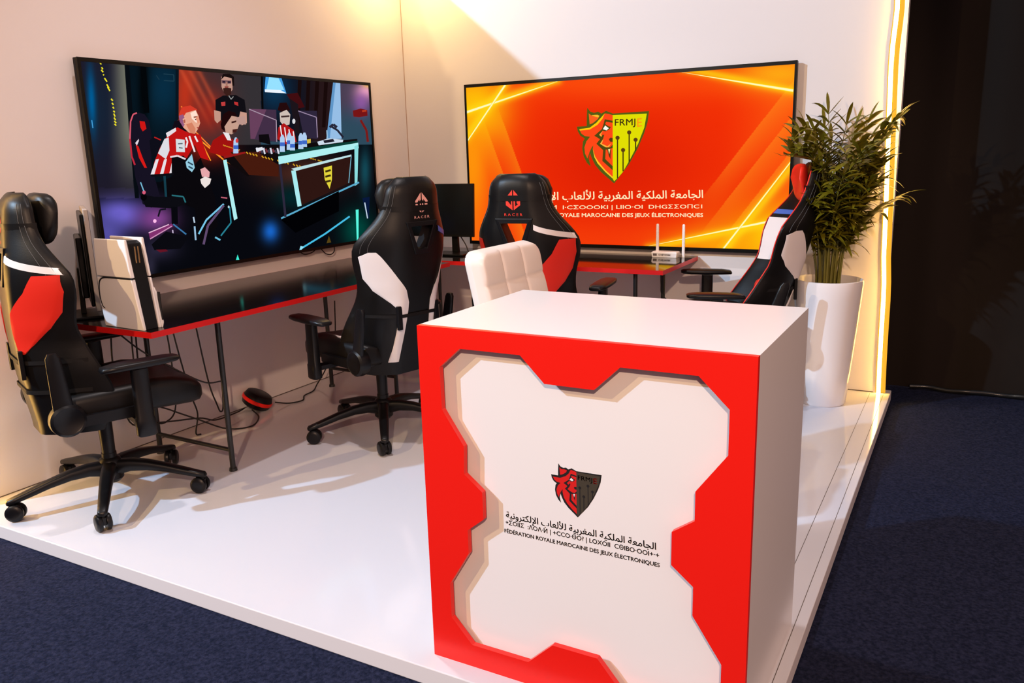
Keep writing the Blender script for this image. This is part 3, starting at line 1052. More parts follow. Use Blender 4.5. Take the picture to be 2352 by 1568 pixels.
# ---------------------------------------------------------------- gaming chairs (local: front +y, right +x)
W_TAB = [(.36, .19), (.42, .225), (.52, .250), (.62, .245), (.74, .220), (.84, .232), (.93, .256), (1.00, .262), (1.05, .238), (1.10, .200),
         (1.15, .166), (1.20, .152), (1.25, .144), (1.28, .130), (1.30, .110), (1.31, .075)]
B_TAB = [(.36, .15), (.46, .22), (.56, .215), (.68, .175), (.80, .140), (.92, .155), (1.00, .150), (1.06, .110), (1.12, .070), (1.20, .045), (1.32, .03)]
T_TAB = [(.36, .09), (.60, .10), (.95, .085), (1.10, .075), (1.25, .07), (1.28, .058), (1.30, .034), (1.31, .008)]
H_TOP, H_BOT = 1.085, 0.980


class Back:
    """surface of the racing backrest; rec is the extra lean (metres back per metre up)"""

    def __init__(s, rec):
        s.rec = rec

    def w(s, z):
        return smooth_tab(W_TAB, z, 0.022)

    def spine(s, z):
        t = (z - 0.40) / 0.9
        return -0.205 - 0.115 * t - 0.03 * sin(pi * max(0, min(1, t))) + 0.05 * max(0, t - 0.72) - s.rec * (z - 0.42)

    def mid(s, x, z):
        u = min(1.0, abs(x) / s.w(z))
        return s.spine(z) + smooth_tab(B_TAB, z) * max(0.0, (u - .40) / .60) ** 1.45

    def thick(s, x, z):
        u = min(1.0, abs(x) / s.w(z))
        return lerp(T_TAB, z) * sqrt(max(0.0, 1 - u ** 7))

    def back(s, x, z, off=0.0):
        return Vector((x, s.mid(x, z) - s.thick(x, z) / 2 - off, z))

    def front(s, x, z, off=0.0):
        return Vector((x, s.mid(x, z) + s.thick(x, z) / 2 + off, z))


def hole_half(z):
    return lerp([(H_BOT, 0.026), (H_TOP, 0.066)], z)


def backrest_mesh(B):
    zs = [.36 + .025 * k for k in range(25)] + [H_BOT] + [1.01, 1.035, 1.06] + [H_TOP] + [1.105, 1.13, 1.155, 1.18, 1.205, 1.23, 1.25, 1.27, 1.282, 1.293, 1.301, 1.307, 1.31]
    zs = sorted(set(round(z, 4) for z in zs))
    zs = [z for z in zs if not (H_BOT - 0.012 < z < H_BOT) or z == H_BOT]
    fr = [0, .5, 1, ]
    ext = [.12, .27, .43, .58, .72, .83, .91, .96, .985, 1]
    rows = []
    for z in zs:
        h, w = hole_half(z), B.w(z)
        pos = [0, h * .5, h] + [h + (w - h) * e for e in ext]
        rows.append([-p for p in pos[:0:-1]] + pos)
    nc = len(rows[0])
    c0 = nc // 2
    m = MB()
    vs = [B.back(x, z) for z, r in zip(zs, rows) for x in r] + [B.front(x, z) for z, r in zip(zs, rows) for x in r]
    N = len(zs) * nc
    fs = []
    ih0, ih1 = zs.index(H_BOT), zs.index(H_TOP)
    for i in range(len(zs) - 1):
        for j in range(nc - 1):
            if ih0 <= i < ih1 and c0 - 2 <= j < c0 + 2:
                continue
            a = i * nc + j
            fs.append((a, a + 1, a + nc + 1, a + nc))
            fs.append((N + a, N + a + nc, N + a + nc + 1, N + a + 1))
    for j in range(c0 - 2, c0 + 2):
        for i in (ih0, ih1):
            a = i * nc + j
            fs.append((a, a + 1, N + a + 1, N + a))
    for i in range(ih0, ih1):
        for j in (c0 - 2, c0 + 2):
            a = i * nc + j
            fs.append((a, a + nc, N + a + nc, N + a))
    for j in range(nc - 1):
        fs.append((j, j + 1, N + j + 1, N + j))
        a = (len(zs) - 1) * nc + j
        fs.append((a, a + 1, N + a + 1, N + a))
    for i in range(len(zs) - 1):
        for j in (0, nc - 1):
            a = i * nc + j
            fs.append((a, a + nc, N + a + nc, N + a))
    return m.add(vs, fs)


def patch(surf, rows, off=0.003, th=0.004, nx=8, nz=5):
    """raised panel on a surface; rows = (z, x inner, x outer) from top to bottom"""
    zz, xi, xo = [], [], []
    for (z0, a0, b0), (z1, a1, b1) in zip(rows, rows[1:]):
        for k in range(nz):
            t = k / nz
            zz.append(z0 + (z1 - z0) * t)
            xi.append(a0 + (a1 - a0) * t)
            xo.append(b0 + (b1 - b0) * t)
    zz.append(rows[-1][0])
    xi.append(rows[-1][1])
    xo.append(rows[-1][2])
    m = MB()
    nr = len(zz)
    for o in (-th * 0.5, off):
        for z, a, b in zip(zz, xi, xo):
            for i in range(nx + 1):
                m.v.append(surf(a + (b - a) * i / nx, z, o))
                m.c.append((1, 1, 1))
    n = nr * (nx + 1)
    for i in range(nr - 1):
        for j in range(nx):
            a = i * (nx + 1) + j
            m.f.append([n + a, n + a + 1, n + a + nx + 2, n + a + nx + 1])
            m.m.append(0)
        for j in (0, nx):
            a = i * (nx + 1) + j
            m.f.append([a, a + nx + 1, n + a + nx + 1, n + a])
            m.m.append(0)
    for i in (0, nr - 1):
        for j in range(nx):
            a = i * (nx + 1) + j
            m.f.append([a, a + 1, n + a + 1, n + a])
            m.m.append(0)
    return m


EMBLEM = [[(-1, .04), (-1, .18), (-.08, 1), (-.08, .30), (-.30, .12), (-.30, .34), (-.52, .17), (-.66, .04)],
          [(1, .04), (1, .18), (.08, 1), (.08, .30), (.30, .12), (.30, .34), (.52, .17), (.66, .04)],
          [(-.96, -.10), (-.96, -.50), (-.08, -1), (-.08, -.10), (-.26, -.10), (-.26, -.52), (-.68, -.10)],
          [(.96, -.10), (.96, -.50), (.08, -1), (.08, -.10), (.28, -.10), (.28, -.62), (.68, -.42), (.50, -.30), (.50, -.10)]]


def gaming_chair(label, loc, face, arm_z=(0.655, 0.655), rec=0.0, sash=red_leather, stripe=white_leather, stripe_side=1, print_m=logo_red,
                 base_rot=0.0, strap_z=1.185, seat_panel=None, straps=(.665,), arm_x=.345, group='racing style gaming chairs', front_sash=None, pipe=None):
    t = thing('gaming_chair', label, 'chair', (loc[0], loc[1], 0), R(face - 90), group)
    B = Back(rec)
    # five-star base: each leg and each caster a part
    m = MB()
    m.lathe([(0.0, .070), (.034, .070), (.048, .085), (.050, .150), (.042, .172), (.030, .180), (.030, .20), (.0, .20)], 24)
    m.lathe([(0.0, .18), (.027, .18), (.029, .33), (.024, .385), (.0, .385)], 24)
    m.build('gas_column', black_plastic, t, smooth=40)
    for k in range(5):
        a = R(base_rot - (face - 90) + 72 * k)
        Tm = Matrix.Rotation(a, 4, 'Z')
        m = MB()
        rings = []
        for r_, z, hw, hh in ((.030, .132, .030, .034), (.09, .140, .028, .027), (.16, .136, .026, .022), (.24, .120, .024, .018), (.31, .101, .022, .016),
                              (.36, .088, .020, .014), (.395, .080, .018, .012), (.402, .078, .010, .006)):
            rings.append([(r_, x, z + y) for x, y in superell(hw, hh, 14, 0.6)])
        m.loft(rings, T=Tm)
        m.build('base_leg', black_plastic, t, smooth=50)
        m = MB()
        sw = a + R((37 * k * k + 25) % 70 - 35)
        cpos = Matrix.Translation(Tm @ Vector((.383, 0, 0))) @ Matrix.Rotation(sw, 4, 'Z')
        m.cyl((0, 0, .050), (0, 0, .080), .010, n=12, T=cpos)
        m.box((-.034, -.0075, .030), (.014, .0075, .062), T=cpos)
        cst = m.build('caster', black_plastic, t, smooth=40, bevel=0.002)
        for sgn in (-1, 1):
            m = MB()
            prof = [(0.0, .0), (.020, .0), (.029, .002), (.035, .007), (.036, .014), (.034, .022), (.0, .022)]
            Tw = cpos @ Matrix.Translation((-.012, sgn * .008, .036)) @ Matrix.Rotation(R(-90 * sgn), 4, 'X')
            m.lathe([(r_, .022 - z) for r_, z in prof], 24, T=Tw)
            m.build('wheel', black_plastic, cst, smooth=40)
    # tilt mechanism, knob and levers
    m = MB().box((-.10, -.13, .378), (.10, .17, .415))
    m.box((-.19, -.17, .410), (.19, .23, .428))
    m.build('tilt_mechanism', black_metal, t, smooth=30, bevel=0.004)
    m = MB().lathe([(0, .330), (.024, .330), (.028, .336), (.028, .380), (0, .380)], 18, T=Matrix.Translation((.03, .14, 0)))
    m.build('tension_knob', black_plastic, t, smooth=40)
    m = MB().tube(catmull([(.08, .05, .395), (.20, .06, .390), (.27, .06, .380)], 5), .006, 8)
    m.tube([(.27, .06, .380), (.315, .06, .373)], [.011, .009], 10)
    m.build('height_lever', black_plastic, t, smooth=50)
    # seat: deep front roll and raised side bolsters
    SH = .058

    def lift(x, hw, y):
        e = min(1, abs(x) / hw)
        return 0.035 * sstep(.55, .92, e) * sstep(.30, .12, y) - .012 * (1 - sstep(.2, .6, e))
    rings = []
    for y, hw, zc, hh in ((-.245, .19, .412, .024), (-.235, .235, .412, .040), (-.15, .255, .414, .050), (0.0, .262, .414, .056), (.12, .262, .416, .060),
                          (.20, .258, .414, .062), (.265, .248, .408, .060), (.305, .225, .400, .050), (.325, .19, .394, .034), (.331, .15, .392, .016)):
        ring = []
        for x, z in superell(hw, hh, 40, 0.45):
            ring.append((x, y + .035, zc + .047 + z + max(0.0, z / hh) * lift(x, hw, y)))
        rings.append(ring)
    seat = MB().loft(rings).build('seat', black_leather, t, smooth=60)
    if seat_panel:
        def top(x, y, o):
            cs_ = min(1.0, abs(x) / .2615) ** (1 / .45)
            zz = .0565 * sqrt(max(0, 1 - cs_ * cs_)) ** .45
            return Vector((x, y + .035, .4615 + zz + zz / .056 * lift(x, .2615, y) + o))
        for sgn in (-1, 1):
            patch(lambda x, y, o: top(x, y, o), [(.09, sgn * .13, sgn * .19), (.0, sgn * .09, sgn * .225), (-.10, sgn * .08, sgn * .225), (-.17, sgn * .12, sgn * .19)], 0.003).build('seat_inlay', seat_panel, seat, smooth=50)
    # backrest and what is sewn on it
    bk = backrest_mesh(B).build('backrest', black_leather, t, smooth=55)
    for sgn in (-1, 1):
        rows = [(.975, .205, .226), (.955, .190, B.w(.955) * .965), (.85, .125, B.w(.85) * .96), (.79, .085, .196), (.73, .066, .140), (.69, .066, .108), (.43, .085, .125)]
        if sash is red_leather:
            rows = [(1.005, .195, B.w(1.005) * .965), (.94, .165, B.w(.94) * .965), (.86, .100, B.w(.86) * .955), (.80, .088, .198), (.70, .104, .122)]
        patch(B.back, [(z, sgn * a, sgn * b) for z, a, b in rows], .003).build('sash', sash, bk, smooth=50)
    x0 = .096
    for sgn in ((1,) if stripe_side == 1 else (-1, 1)):
        m = MB()
        nx = 12
        rows = []
        for i in range(nx + 1):
            x = x0 + (.255 - x0) * i / nx
            z = 1.068 - .052 * (i / nx) ** 0.8
            rows.append((x, z))
        for o in (-.002, .0032):
            for x, z in rows:
                for dz in (.012, -.012):
                    zz = z + dz
                    m.v.append(B.back(sgn * min(x, B.w(zz) * .985), zz, o))
                    m.c.append((1, 1, 1))
        n = 2 * (nx + 1)
        for i in range(nx):
            a = 2 * i
            m.f += [[n + a, n + a + 1, n + a + 3, n + a + 2], [a, a + 2, n + a + 2, n + a], [a + 1, a + 3, n + a + 3, n + a + 1]]
            m.m += [0, 0, 0]
        m.build('stripe', stripe, bk, smooth=50)
    # plastic frame of the pass-through
    o_ = [(-.094, 1.108), (.094, 1.108), (.042, .955), (-.042, .955)]
    i_ = [(-.066, H_TOP), (.066, H_TOP), (.026, H_BOT), (-.026, H_BOT)]
    fnb = lambda x, z, d: Vector((x, B.back(0, z).y - 0.006 + d + 0.12 * max(0, abs(x) - .03) * .3, z))
    MB().ring(o_, i_, 0, .022, fnb).build('vent_frame', black_plastic, bk, smooth=0, bevel=0.003)
    # printed emblem and word on the back of the head
    m = MB()
    for poly in EMBLEM:
        m.add([B.back(x * .037, 1.192 + z * .046, .0016) for x, z in poly], [tuple(range(len(poly)))])
    vs, fs, h = text_mesh('RACER', .0, 1.5)
    m.add([B.back(-.045 + u * .09, 1.120 + v / h * .012, .0016) for u, v in vs], fs)
    m.build('printed_emblem', print_m, bk, smooth=0, fix=False)
    # stitched seams along both shoulders
    for sgn in (-1, 1):
        for fac in (.88, .95):
            m = MB().tube([B.back(sgn * B.w(z) * fac, z, .0006) for z in [.97 + .02 * k for k in range(16)]], .0009, 5)
            m.build('stitching', thread, bk, smooth=60)
    # webbing of the lumbar pillow across the lower back, with its buckle
    m = MB()
    for z in straps:
        pts = [B.back(x, z, .005) for x in [-.235 + .0335 * k for k in range(15)]]
        m.loft([[p + Vector((0, 0, .008)), p + Vector((0, -.002, .008)), p + Vector((0, -.002, -.008)), p + Vector((0, 0, -.008))] for p in pts])
    lum = m.build('lumbar_strap', strap_m, bk, smooth=40)
    p = B.back(.112, .665, .004)
    MB().box((p.x - .012, p.y - .012, .60), (p.x + .014, p.y + .004, .715)).build('buckle', black_plastic, lum, smooth=0, bevel=0.003)
    p = B.back(-.112, .665, .004)
    MB().box((p.x - .014, p.y - .012, .60), (p.x + .012, p.y + .004, .715)).build('buckle', black_plastic, lum, smooth=0, bevel=0.003)
    # coloured piping along the front edges
    if pipe:
        m = MB()
        for sgn in (-1, 1):
            m.tube([B.front(sgn * B.w(z) * .975, z, .001) for z in [.46 + .03 * k for k in range(28)]], .0035, 6)
        m.build('piping', pipe, bk, smooth=60)
        for sgn in (-1, 1):
            patch(B.front, [(z, sgn * a, sgn * b) for z, a, b in ((1.01, .15, B.w(1.0) * .94), (.93, .13, B.w(.93) * .94), (.86, .12, B.w(.86) * .93), (.78, .15, B.w(.78) * .92))], .003).build('front_sash', front_sash, bk, smooth=50)
            patch(B.front, [(z, sgn * .10, sgn * B.w(z) * .94) for z in (1.055, 1.03)], .003).build('front_stripe', blue_fabric, bk, smooth=50)
        # lumbar pillow
        rings = []
        for x in [-.17, -.165, -.14, -.08, 0, .08, .14, .165, .17]:
            s_ = max(.15, sqrt(max(0, 1 - (abs(x) / .172) ** 4)))
            rings.append([(x, B.front(0, .62).y + .035 + y * s_ - .12 * 0, .60 + z * s_) for y, z in superell(.045, .085, 20, .7)])
        MB().loft(rings).build('lumbar_pillow', red_leather, t, smooth=60)
    # head pillow in front of the shell, its flat strap round the shell
    rings = []
    for k in range(15):
        x = -.132 + .264 * k / 14
        s_ = max(.30, sqrt(max(0, 1 - (abs(x) / .1345) ** 5)))
        rings.append([(x, B.front(0, 1.22).y + (.014 if pipe else .052) + y * s_ * (.5 if pipe else 1) + .035 * (x / .13) ** 2 + (z * .10), 1.205 + z * s_) for y, z in superell(.036, .100, 24, .6)])
    pil = MB().loft(rings).build('head_pillow', red_leather if pipe else black_leather, t, smooth=60)
    zz = strap_z
    w_ = B.w(zz)
    ring_pts = [(x, B.back(x, zz, .0022).y) for x in [(-.97 + 1.94 * k / 18) * w_ for k in range(19)]]
    yf = B.front(0, zz).y + .03
    ring_pts = [(-w_ * .80, yf), (-w_ - .002, B.mid(w_, zz) + .012), (-w_ - .0025, B.mid(w_, zz))] + ring_pts + [(w_ + .0025, B.mid(w_, zz)), (w_ + .002, B.mid(w_, zz) + .012), (w_ * .80, yf)]
    m = MB().loft([[(x, y + .001, zz + .013), (x, y, zz + .013), (x, y, zz - .013), (x, y + .001, zz - .013)] for x, y in ring_pts])
    m.build('strap', black_leather, pil, smooth=40)
    # hinges
    for sgn in (-1, 1):
        m = MB()
        Th = Matrix.Translation((sgn * .268, -.185, .450)) @ Matrix.Rotation(R(90 * sgn), 4, 'Y')
        m.lathe([(0, -.03), (.062, -.03), (.066, -.01), (.064, .018), (.054, .027), (.050, .024), (.0, .024)], 30, T=Th)
        lean = .16 + rec
        rings = []
        for z, hw in ((.43, .040), (.51, .036), (.59, .032), (.66, .029), (.70, .026), (.717, .016)):
            yy = -.192 - lean * (z - .46)
            rings.append([(sgn * (.276 + a), yy + b, z) for a, b in superell(.012, hw, 14, .6)])
        m.loft(rings)
        m.box((sgn * .262 - .018, -.185, .412), (sgn * .262 + .018, .11, .455))
        m.build('hinge_cover', black_plastic, t, smooth=40)
    # armrests
    for sgn, az in zip((-1, 1), arm_z):
        at = MB()
        X = sgn * arm_x
        rings = [[(X + a, .075 + b, z) for a, b in superell(.022 * f, .034 * f, 16, .55)] for z, f in ((.345, .95), (.351, 1.12), (.415, 1.12), (.423, 1.0), (az - .035, .95))]
        at.loft(rings)
        at.box((min(X, sgn * .14), .045, .388), (max(X, sgn * .14), .105, .409))
        arm = at.build('armrest', black_plastic, t, smooth=40)
        rings = []
        for y, hw, hh, dz in ((-.115, .022, .006, -.006), (-.108, .034, .011, -.003), (-.06, .043, .015, 0), (.03, .046, .016, .001), (.12, .044, .015, .002), (.165, .036, .012, .003), (.178, .024, .007, .003)):
            rings.append([(X + a, y + .05, az - .016 + b + dz) for a, b in superell(hw, hh, 18, .6)])
        MB().loft(rings).build('arm_pad', black_plastic, arm, smooth=50)
    return t


chair_left = gaming_chair('black gaming chair with red sash and white stripe, front left by the games console', (.446, -2.912), 69, rec=-.105, base_rot=31, straps=(.545, .665))
chair_mid = gaming_chair('black gaming chair with white side sashes and pale emblem, at far end of left desk', (1.0, -1.72), 165, rec=.06, sash=white_leather,
                         stripe=blue_fabric, print_m=logo_pink, base_rot=20, strap_z=1.168, seat_panel=white_leather)
chair_back = gaming_chair('black gaming chair with red sash and red emblem, behind the white tufted chair', (1.71, -1.25), 97, rec=.05, base_rot=10, arm_z=(.755, .755), arm_x=.295, strap_z=1.20)
chair_right = gaming_chair('reclined black gaming chair with red piping, turned left in front of potted palm', (2.45, -.49), 200, arm_z=(.675, .70), rec=.16,
                           sash=white_leather, base_rot=5, pipe=red_leather, front_sash=white_leather, stripe_side=1)


# ---------------------------------------------------------------- white tufted chair behind the counter (front +y)
wt = thing('tufted_chair', 'white tufted swivel chair with square seams behind the counter', 'chair', (2.305, -2.215, 0), R(-2 - 90))
WB, WH, WZ0, WZ1 = .225, .22, .60, 1.058


def tuft(x, z):
    u, v = (x + WB) / (2 * WB) * 3.0, (z - WZ0) / (WZ1 - WZ0) * 3.57 - .57
    return 0.015 * (abs(sin(pi * u)) ** .32) * (abs(sin(pi * v)) ** .32)


def wb_out(x, z):
    # rounded upper corners
    r_ = .055
    cx, cz = WB - r_, WZ1 - r_
    if abs(x) > cx and z > cz:
        dx, dz = abs(x) - cx, z - cz
        k = max(dx, dz) / max(1e-6, sqrt(dx * dx + dz * dz))
        return math.copysign(cx + dx * k, x), cz + dz * k
    return x, z


def wb_y(z):
    return -.19 - .10 * (z - .6) / .45


m = MB()
nu, nv = 72, 72
vsF, vsB = [], []
for j in range(nv + 1):
    for i in range(nu + 1):
        x, z = -WB + 2 * WB * i / nu, WZ0 + (WZ1 - WZ0) * j / nv
        e = min(1, min(i, nu - i) / 3) * min(1, min(j, nv - j) / 3)
        e = sqrt(1 - (1 - e) ** 2)
        xx, zz = wb_out(x, z)
        vsF.append((xx, wb_y(zz) + .038 * e + (tuft(x, z) if e > .9 else 0), zz))
        vsB.append((xx, wb_y(zz) - .038 * e, zz))
N = len(vsF)
fs = []
for j in range(nv):
    for i in range(nu):
        a = j * (nu + 1) + i
        fs.append((a, a + 1, a + nu + 2, a + nu + 1))
        fs.append((N + a, N + a + nu + 1, N + a + nu + 2, N + a + 1))
edge = [i for i in range(nu + 1)] + [j * (nu + 1) + nu for j in range(1, nv + 1)] + [nv * (nu + 1) + i for i in range(nu - 1, -1, -1)] + [j * (nu + 1) for j in range(nv - 1, 0, -1)]
for a, b in zip(edge, edge[1:] + edge[:1]):
    fs.append((a, N + a, N + b, b))
m.add(vsF + vsB, fs).build('backrest', cream_leather, wt, smooth=60)
m = MB()
m.grid(lambda u, v: (-.225 + .45 * u, -.20 + .42 * v, .575 + .030 * min(1, min(u, 1 - u, v, 1 - v) * 14) + .012 * (abs(sin(3 * pi * u)) * abs(sin(3 * pi * v))) ** .5), 40, 40)
m.box((-.225, -.20, .50), (.225, .22, .576))
m.build('seat', cream_leather, wt, smooth=60)
m = MB().box((-.05, -.235, .50), (.05, -.20, .66)).box((-.05, -.235, .485), (.05, .06, .50))
m.build('back_bracket', chrome, wt, smooth=0, bevel=0.003)
m = MB().lathe([(0, 0), (.20, 0), (.205, .008), (.18, .020), (.06, .035), (.032, .060), (.028, .20), (.028, .30), (.022, .30), (.022, .486), (0, .486)], 40)
m.build('pedestal', chrome, wt, smooth=40)

# ---------------------------------------------------------------- games console standing on the near end of the left desk
cs = thing('games_console', 'white upright games console with black middle on near end of left desk', 'console', (.487, -2.872, .75), R(-3))
# local: x along the face, y depth of the stack, z up


def side_panel(y0, y1, x_front_top, x_front_bot, z0, z1, bulge=0.0):
    m = MB()
    rings = []
    for k in range(13):
        z = z0 + (z1 - z0) * k / 12
        t = (z - .0) / .36
        xf = x_front_bot + (x_front_top - x_front_bot) * t
        d = bulge * sin(pi * max(0, min(1, t)))
        rings.append([(0.0, y0 - d, z), (xf, y0 - d * .7, z), (xf, y1, z), (0.0, y1, z)])
    m.loft(rings)
    return m


side_panel(.0, .012, .205, .262, .000, .205, .008).build('side_panel', console_white, cs, smooth=30, bevel=0.003)
side_panel(.0, .012, .205, .262, .211, .362, .008).build('side_panel', console_white, cs, smooth=30, bevel=0.003)
side_panel(.070, .082, .215, .262, .000, .205, -.004).build('side_panel', console_white, cs, smooth=30, bevel=0.003)
side_panel(.070, .082, .215, .262, .211, .366, -.004).build('side_panel', console_white, cs, smooth=30, bevel=0.003)
m = MB()
m.loft([[(.006, .012, z), (.255 - .05 * z / .36, .012, z), (.255 - .05 * z / .36, .070, z), (.006, .070, z)] for z in (.0, .15, .30, .345)] + [[(.03, .014, .356), (.19, .014, .356), (.19, .068, .356), (.03, .068, .356)]])
m.build('core', black_plastic, cs, smooth=30, bevel=0.002)
m = MB().tube(catmull([(.238, -.0035, .2080), (.16, -.0060, .2080), (.06, -.0078, .2070), (.022, -.0080, .195), (.008, -.0075, .165), (.004, -.0060, .12), (.012, -.004, .085), (.03, -.001, .075)], 6), .0032, 8)
m.build('seam', black_plastic, cs, smooth=0)
m = MB()
m.loft([[(.06, .082, z), (.262 - .05 * z / .36, .082, z), (.262 - .05 * z / .36, .082 + b, z), (.08, .082 + b, z)] for z, b in ((.0, .006), (.02, .014), (.13, .014), (.165, .004))])
dd = m.build('disc_drive', console_white, cs, smooth=30, bevel=0.002)
MB().box((.2565 - .01, .0885, .03), (.2640, .0905, .145)).build('disc_slot', black_plastic, dd, smooth=0)
MB().box((.236, .020, .27), (.2385, .024, .335)).box((.236, .034, .27), (.2385, .038, .335)).build('vent', mat('brown_vent', (.20, .10, .03), .4), cs, smooth=0)

# ---------------------------------------------------------------- monitors


def monitor(label, loc, rz, w, h, zb, tilt=0.0, back_big=True, sx=0.0):
    """screen faces local -y, base stands at the origin"""
    t = thing('computer_monitor', label, 'monitor', loc, rz, 'computer monitors on the desks')
    Tm = Matrix.Translation((0, 0, zb)) @ Matrix.Rotation(R(tilt), 4, 'X')
    m = MB()
    m.box((-w / 2, -.030, 0), (w / 2, -.012, h), T=Tm)
    m.build('case', bezel_beige if back_big else tv_black, t, smooth=0, bevel=0.003)
    m = MB()
    m.box((-w / 2 + .012, -.012, .02), (w / 2 - .012, .004, h - .02), T=Tm)
    m.box((-w * .32, .004, .05), (w * .32, .030, h * .72), T=Tm)
    m.build('rear_cover', tv_black, t, smooth=0, bevel=0.006)
    MB().box((-w / 2 + .006, -.0310, .014), (w / 2 - .006, -.0300, h - .006), T=Tm).build('screen', mat('dark_glass', (.004, .004, .004), .18), t, smooth=0)
    m = MB()
    m.loft([[(sx - .024, .022, .012), (sx + .024, .022, .012), (sx + .024, .045, .012), (sx - .024, .045, .012)],
            [(sx - .020, .020, zb + .17), (sx + .020, .020, zb + .17), (sx + .020, .038, zb + .17), (sx - .020, .038, zb + .17)]])
    m.build('stand_neck', tv_black, t, smooth=0, bevel=0.003)
    m = MB().box((sx - .12, -.10, 0), (sx + .12, .085, .012))
    m.build('stand_base', tv_black, t, smooth=0, bevel=0.004)
    return t


mon = monitor('black monitor with dark screen in the room corner, behind the white-sashed gaming chair', (.435, -.38, .75), R(4), .66, .345, .118, -4, False, .16)
m = MB().tube(catmull([(.04, .045, .26), (.10, .05, .20), (.16, .055, .15), (.22, .06, .06), (.25, .05, .012), (.34, .02, .006)], 6), .004, 8)
m.build('cable', cable_m, mon, smooth=60)
monitor('thin monitor seen from its edge behind the white games console', (.205, -2.735, .75), R(148), .42, .43, .045, 0, True)

# ---------------------------------------------------------------- router on the back desk
rt = thing('wifi_router', 'small white router with two upright antennas on the back desk', 'router', (1.975, -.085, .75), R(-2))
m = MB()
m.loft([[(-.078, -.050, 0), (.078, -.050, 0), (.078, .012, 0), (-.078, .012, 0)], [(-.082, -.052, .030), (.082, -.052, .030), (.082, .012, .030), (-.082, .012, .030)],
        [(-.074, -.044, .036), (.074, -.044, .036), (.074, .010, .036), (-.074, .010, .036)]])
m.build('case', white_lac, rt, smooth=0, bevel=0.002)
for x in (-.062, .105):
    m = MB()
    m.loft([[(x + a, .002 + b, z) for a, b in superell(f, f * .6, 10, .7)] for z, f in ((.0 if x > .1 else .03, .010), (.10, .0095), (.195, .0085), (.20, .006))])
    m.build('antenna', white_lac, rt, smooth=40)
m = MB()
vs, fs, h = text_mesh('G NETWORK', .03)
m.add([(-.034 + u * .078, -.0532, .012 + v * .078) for u, v in vs], fs)
m.box((-.070, -.0530, .010), (-.046, -.0526, .024))
m.build('printed_label', mat('grey_print', (.12, .09, .09), .6), rt, smooth=0, fix=False)

# ---------------------------------------------------------------- round device on the floor, cables
pk = thing('round_device', 'round black device with red ring leaning at foot of left wall', 'device', (.10, -1.735, 0))
Tm = Matrix.Translation((0.0, 0, .062)) @ Matrix.Rotation(R(38), 4, 'Z') @ Matrix.Rotation(R(28), 4, 'Y')
MB().lathe([(0, -.044), (.062, -.044), (.078, -.034), (.084, -.012)], 40, T=Tm).build('top_shell', black_plastic, pk, smooth=50)
MB().lathe([(.084, -.012), (.089, -.008), (.089, .006), (.084, .010)], 40, T=Tm).build('ring', red_lac, pk, smooth=50)
MB().lathe([(.084, .010), (.074, .036), (.060, .042), (0, .042)], 40, T=Tm).build('base_shell', black_plastic, pk, smooth=50)


def cable(label, pts, r=.004, n=7, cat='cable', name='black_cable', group=None):
    o = MB().tube(catmull(pts, n), r, 8).build(name, cable_m, smooth=60)
    return tag(o, label, cat, group)


cable('thin black cable along wall foot from round device towards desk corner', [(.16, -1.66, .03), (.19, -1.58, .006), (.22, -1.50, .005), (.16, -1.42, .005), (.14, -1.32, .005), (.10, -1.24, .02), (.08, -1.12, .10), (.06, -1.0, .25), (.04, -.95, .5)])
cable('black cable looping on the floor from round device to desk legs', [(.12, -1.80, .02), (.22, -1.85, .006), (.30, -1.98, .005), (.27, -2.12, .03), (.17, -2.22, .10), (.10, -2.32, .17), (.10, -2.42, .24), (.12, -2.5, .40), (.2, -2.55, .71)])
cable('upper black cable sagging from round device behind desk leg', [(.08, -1.82, .03), (.10, -1.90, .03), (.11, -2.05, .035), (.12, -2.16, .08), (.08, -2.30, .10), (.06, -2.40, .12), (.05, -2.52, .16), (.1, -2.6, .45), (.2, -2.65, .71)])
cable('black cable hanging in a loop under left desk behind chair', [(.30, -2.60, .72), (.26, -2.58, .40), (.24, -2.52, .20), (.22, -2.44, .16), (.20, -2.36, .22), (.18, -2.34, .5), (.18, -2.36, .72)])
cable('loose black cable end dangling under left desk to the floor', [(.14, -2.30, .72), (.15, -2.26, .42), (.15, -2.22, .22), (.155, -2.20, .12), (.15, -2.22, .02), (.15, -2.19, .004)])
cable('short black cable loop hanging beside the first desk leg', [(.20, -2.20, .72), (.19, -2.14, .30), (.19, -2.10, .15), (.185, -2.075, .10), (.18, -2.05, .14), (.17, -2.03, .4), (.17, -2.02, .72)])
cable('black cable hanging from near end of left desk beside the games console', [(.42, -2.80, .721), (.46, -2.70, .60), (.54, -2.60, .50), (.60, -2.5, .42), (.60, -2.4, .40)], .0035)
cable('thin black cable hanging from right end of the back desk', [(2.02, -.33, .721), (2.02, -.32, .62), (2.02, -.30, .55), (2.06, -.26, .50), (2.10, -.22, .44), (2.11, -.20, .2), (2.12, -.16, .004)], .003)

# ---------------------------------------------------------------- potted palm
random.seed(11)
pp = thing('potted_palm', 'leafy palm in tall tapered white pot beside the neon strip', 'plant', (2.955, -.29, 0))
m = MB().lathe([(0, 0), (.118, 0), (.124, .006), (.142, .20), (.160, .42), (.173, .60), (.178, .678), (.176, .690), (.170, .692), (.166, .686), (.160, .60), (.155, .58)], 56)
m.build('pot', pot_white, pp, smooth=40)
MB().lathe([(0, .625), (.08, .622), (.158, .612)], 40).build('soil', soil_m, pp, smooth=40)


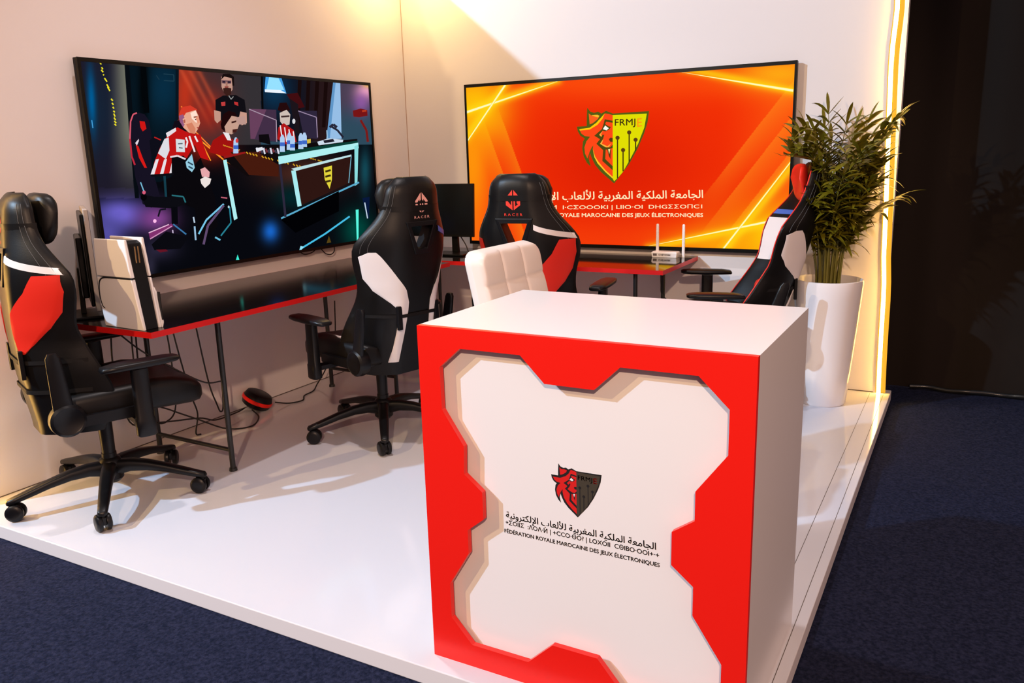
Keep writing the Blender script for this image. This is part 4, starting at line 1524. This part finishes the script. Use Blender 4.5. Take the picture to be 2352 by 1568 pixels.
def leaflet(m, base, d, up, L_, w, droop, mi=0):
    d = d.normalized()
    side = d.cross(up)
    side.normalize()
    nrm = side.cross(d)
    pts = []
    prev = None
    for k in range(6):
        t = k / 5
        wd = w * (sin(pi * min(1, t * .9 + .12))) ** .8 * (1 if k < 5 else .04)
        p = base + d * (L_ * t) - Vector((0, 0, 1)) * droop * L_ * t * t
        pts.append((p - side * wd, p + nrm * wd * -.35, p + side * wd))
    vs = [q for tr in pts for q in tr]
    fs = []
    for k in range(5):
        a = 3 * k
        fs += [(a, a + 1, a + 4, a + 3), (a + 1, a + 2, a + 5, a + 4)]
    m.add(vs, fs, mi)


def frond(az, lean, height, arch, nleaf, scale=1.0):
    """one stalk with its leaflets"""
    m = MB()
    r0 = random.uniform(.01, .07)
    a0 = az + random.uniform(-.6, .6)
    base = Vector((r0 * cos(a0), r0 * sin(a0), .615))
    out = Vector((cos(az), sin(az), 0))
    pts = []
    n = 14
    for k in range(n + 1):
        t = k / n
        pts.append(base + Vector((0, 0, 1)) * height * (t - arch * .28 * t ** 3) + out * (lean * (t ** 2.1)))
    m.tube(pts, [.0058 * (1 - .75 * k / n) for k in range(n + 1)], 6, 1)
    for i in range(nleaf):
        t = .42 + .57 * i / (nleaf - 1)
        k = min(n - 1, int(t * n))
        p = pts[k].lerp(pts[k + 1], t * n - k)
        dr = (pts[k + 1] - pts[k]).normalized()
        sd = dr.cross(Vector((0, 0, 1)))
        if sd.length < .05:
            sd = Vector((-out.y, out.x, 0))
        sd.normalize()
        for sg in (-1, 1):
            fwd = .55 + .7 * (t - .42) / .57
            d = sd * sg + dr * fwd + Vector((0, 0, random.uniform(-.05, .35)))
            LL = scale * random.uniform(.14, .24) * (1 - .45 * abs((t - .66) / .4) ** 2)
            leaflet(m, p, d, Vector((0, 0, 1)) + out * .3, LL, random.uniform(.0110, .0195), random.uniform(.10, .85))
    leaflet(m, pts[-1], (pts[-1] - pts[-2]), out + Vector((0, 0, .4)), .16 * scale, .010, .3)
    return m


for k in range(58):
    az = 2 * pi * k * .381966 + random.uniform(-.3, .3)
    inner = k / 58
    toward_wall = max(0.0, sin(az))
    h_ = random.uniform(.72, 1.06) * (1 - .10 * inner) if k % 4 else random.uniform(.45, .70)
    ln = (random.uniform(.12, .30)) * (1 - .55 * toward_wall) * (1 - .25 * max(0.0, -cos(az)))
    fr = frond(az, ln, h_, random.uniform(.2, .8), random.randint(9, 12))
    # keep every leaf in front of the wall
    for i, p in enumerate(fr.v):
        if p.y > .262:
            fr.v[i] = Vector((p.x, .262 - .02 * min(1, (p.y - .262) * 3), p.z))
    # leaves bend round the backrest of the chair in front
    for i, p in enumerate(fr.v):
        if p.x < -.085 and p.z < 1.34 and -.34 < p.y < .20:
            fr.v[i] = Vector((-.085 + .12 * (p.x + .085), p.y, p.z))
    fr.build('frond', [leaf_m, stem_m], pp, smooth=50, fix=False)
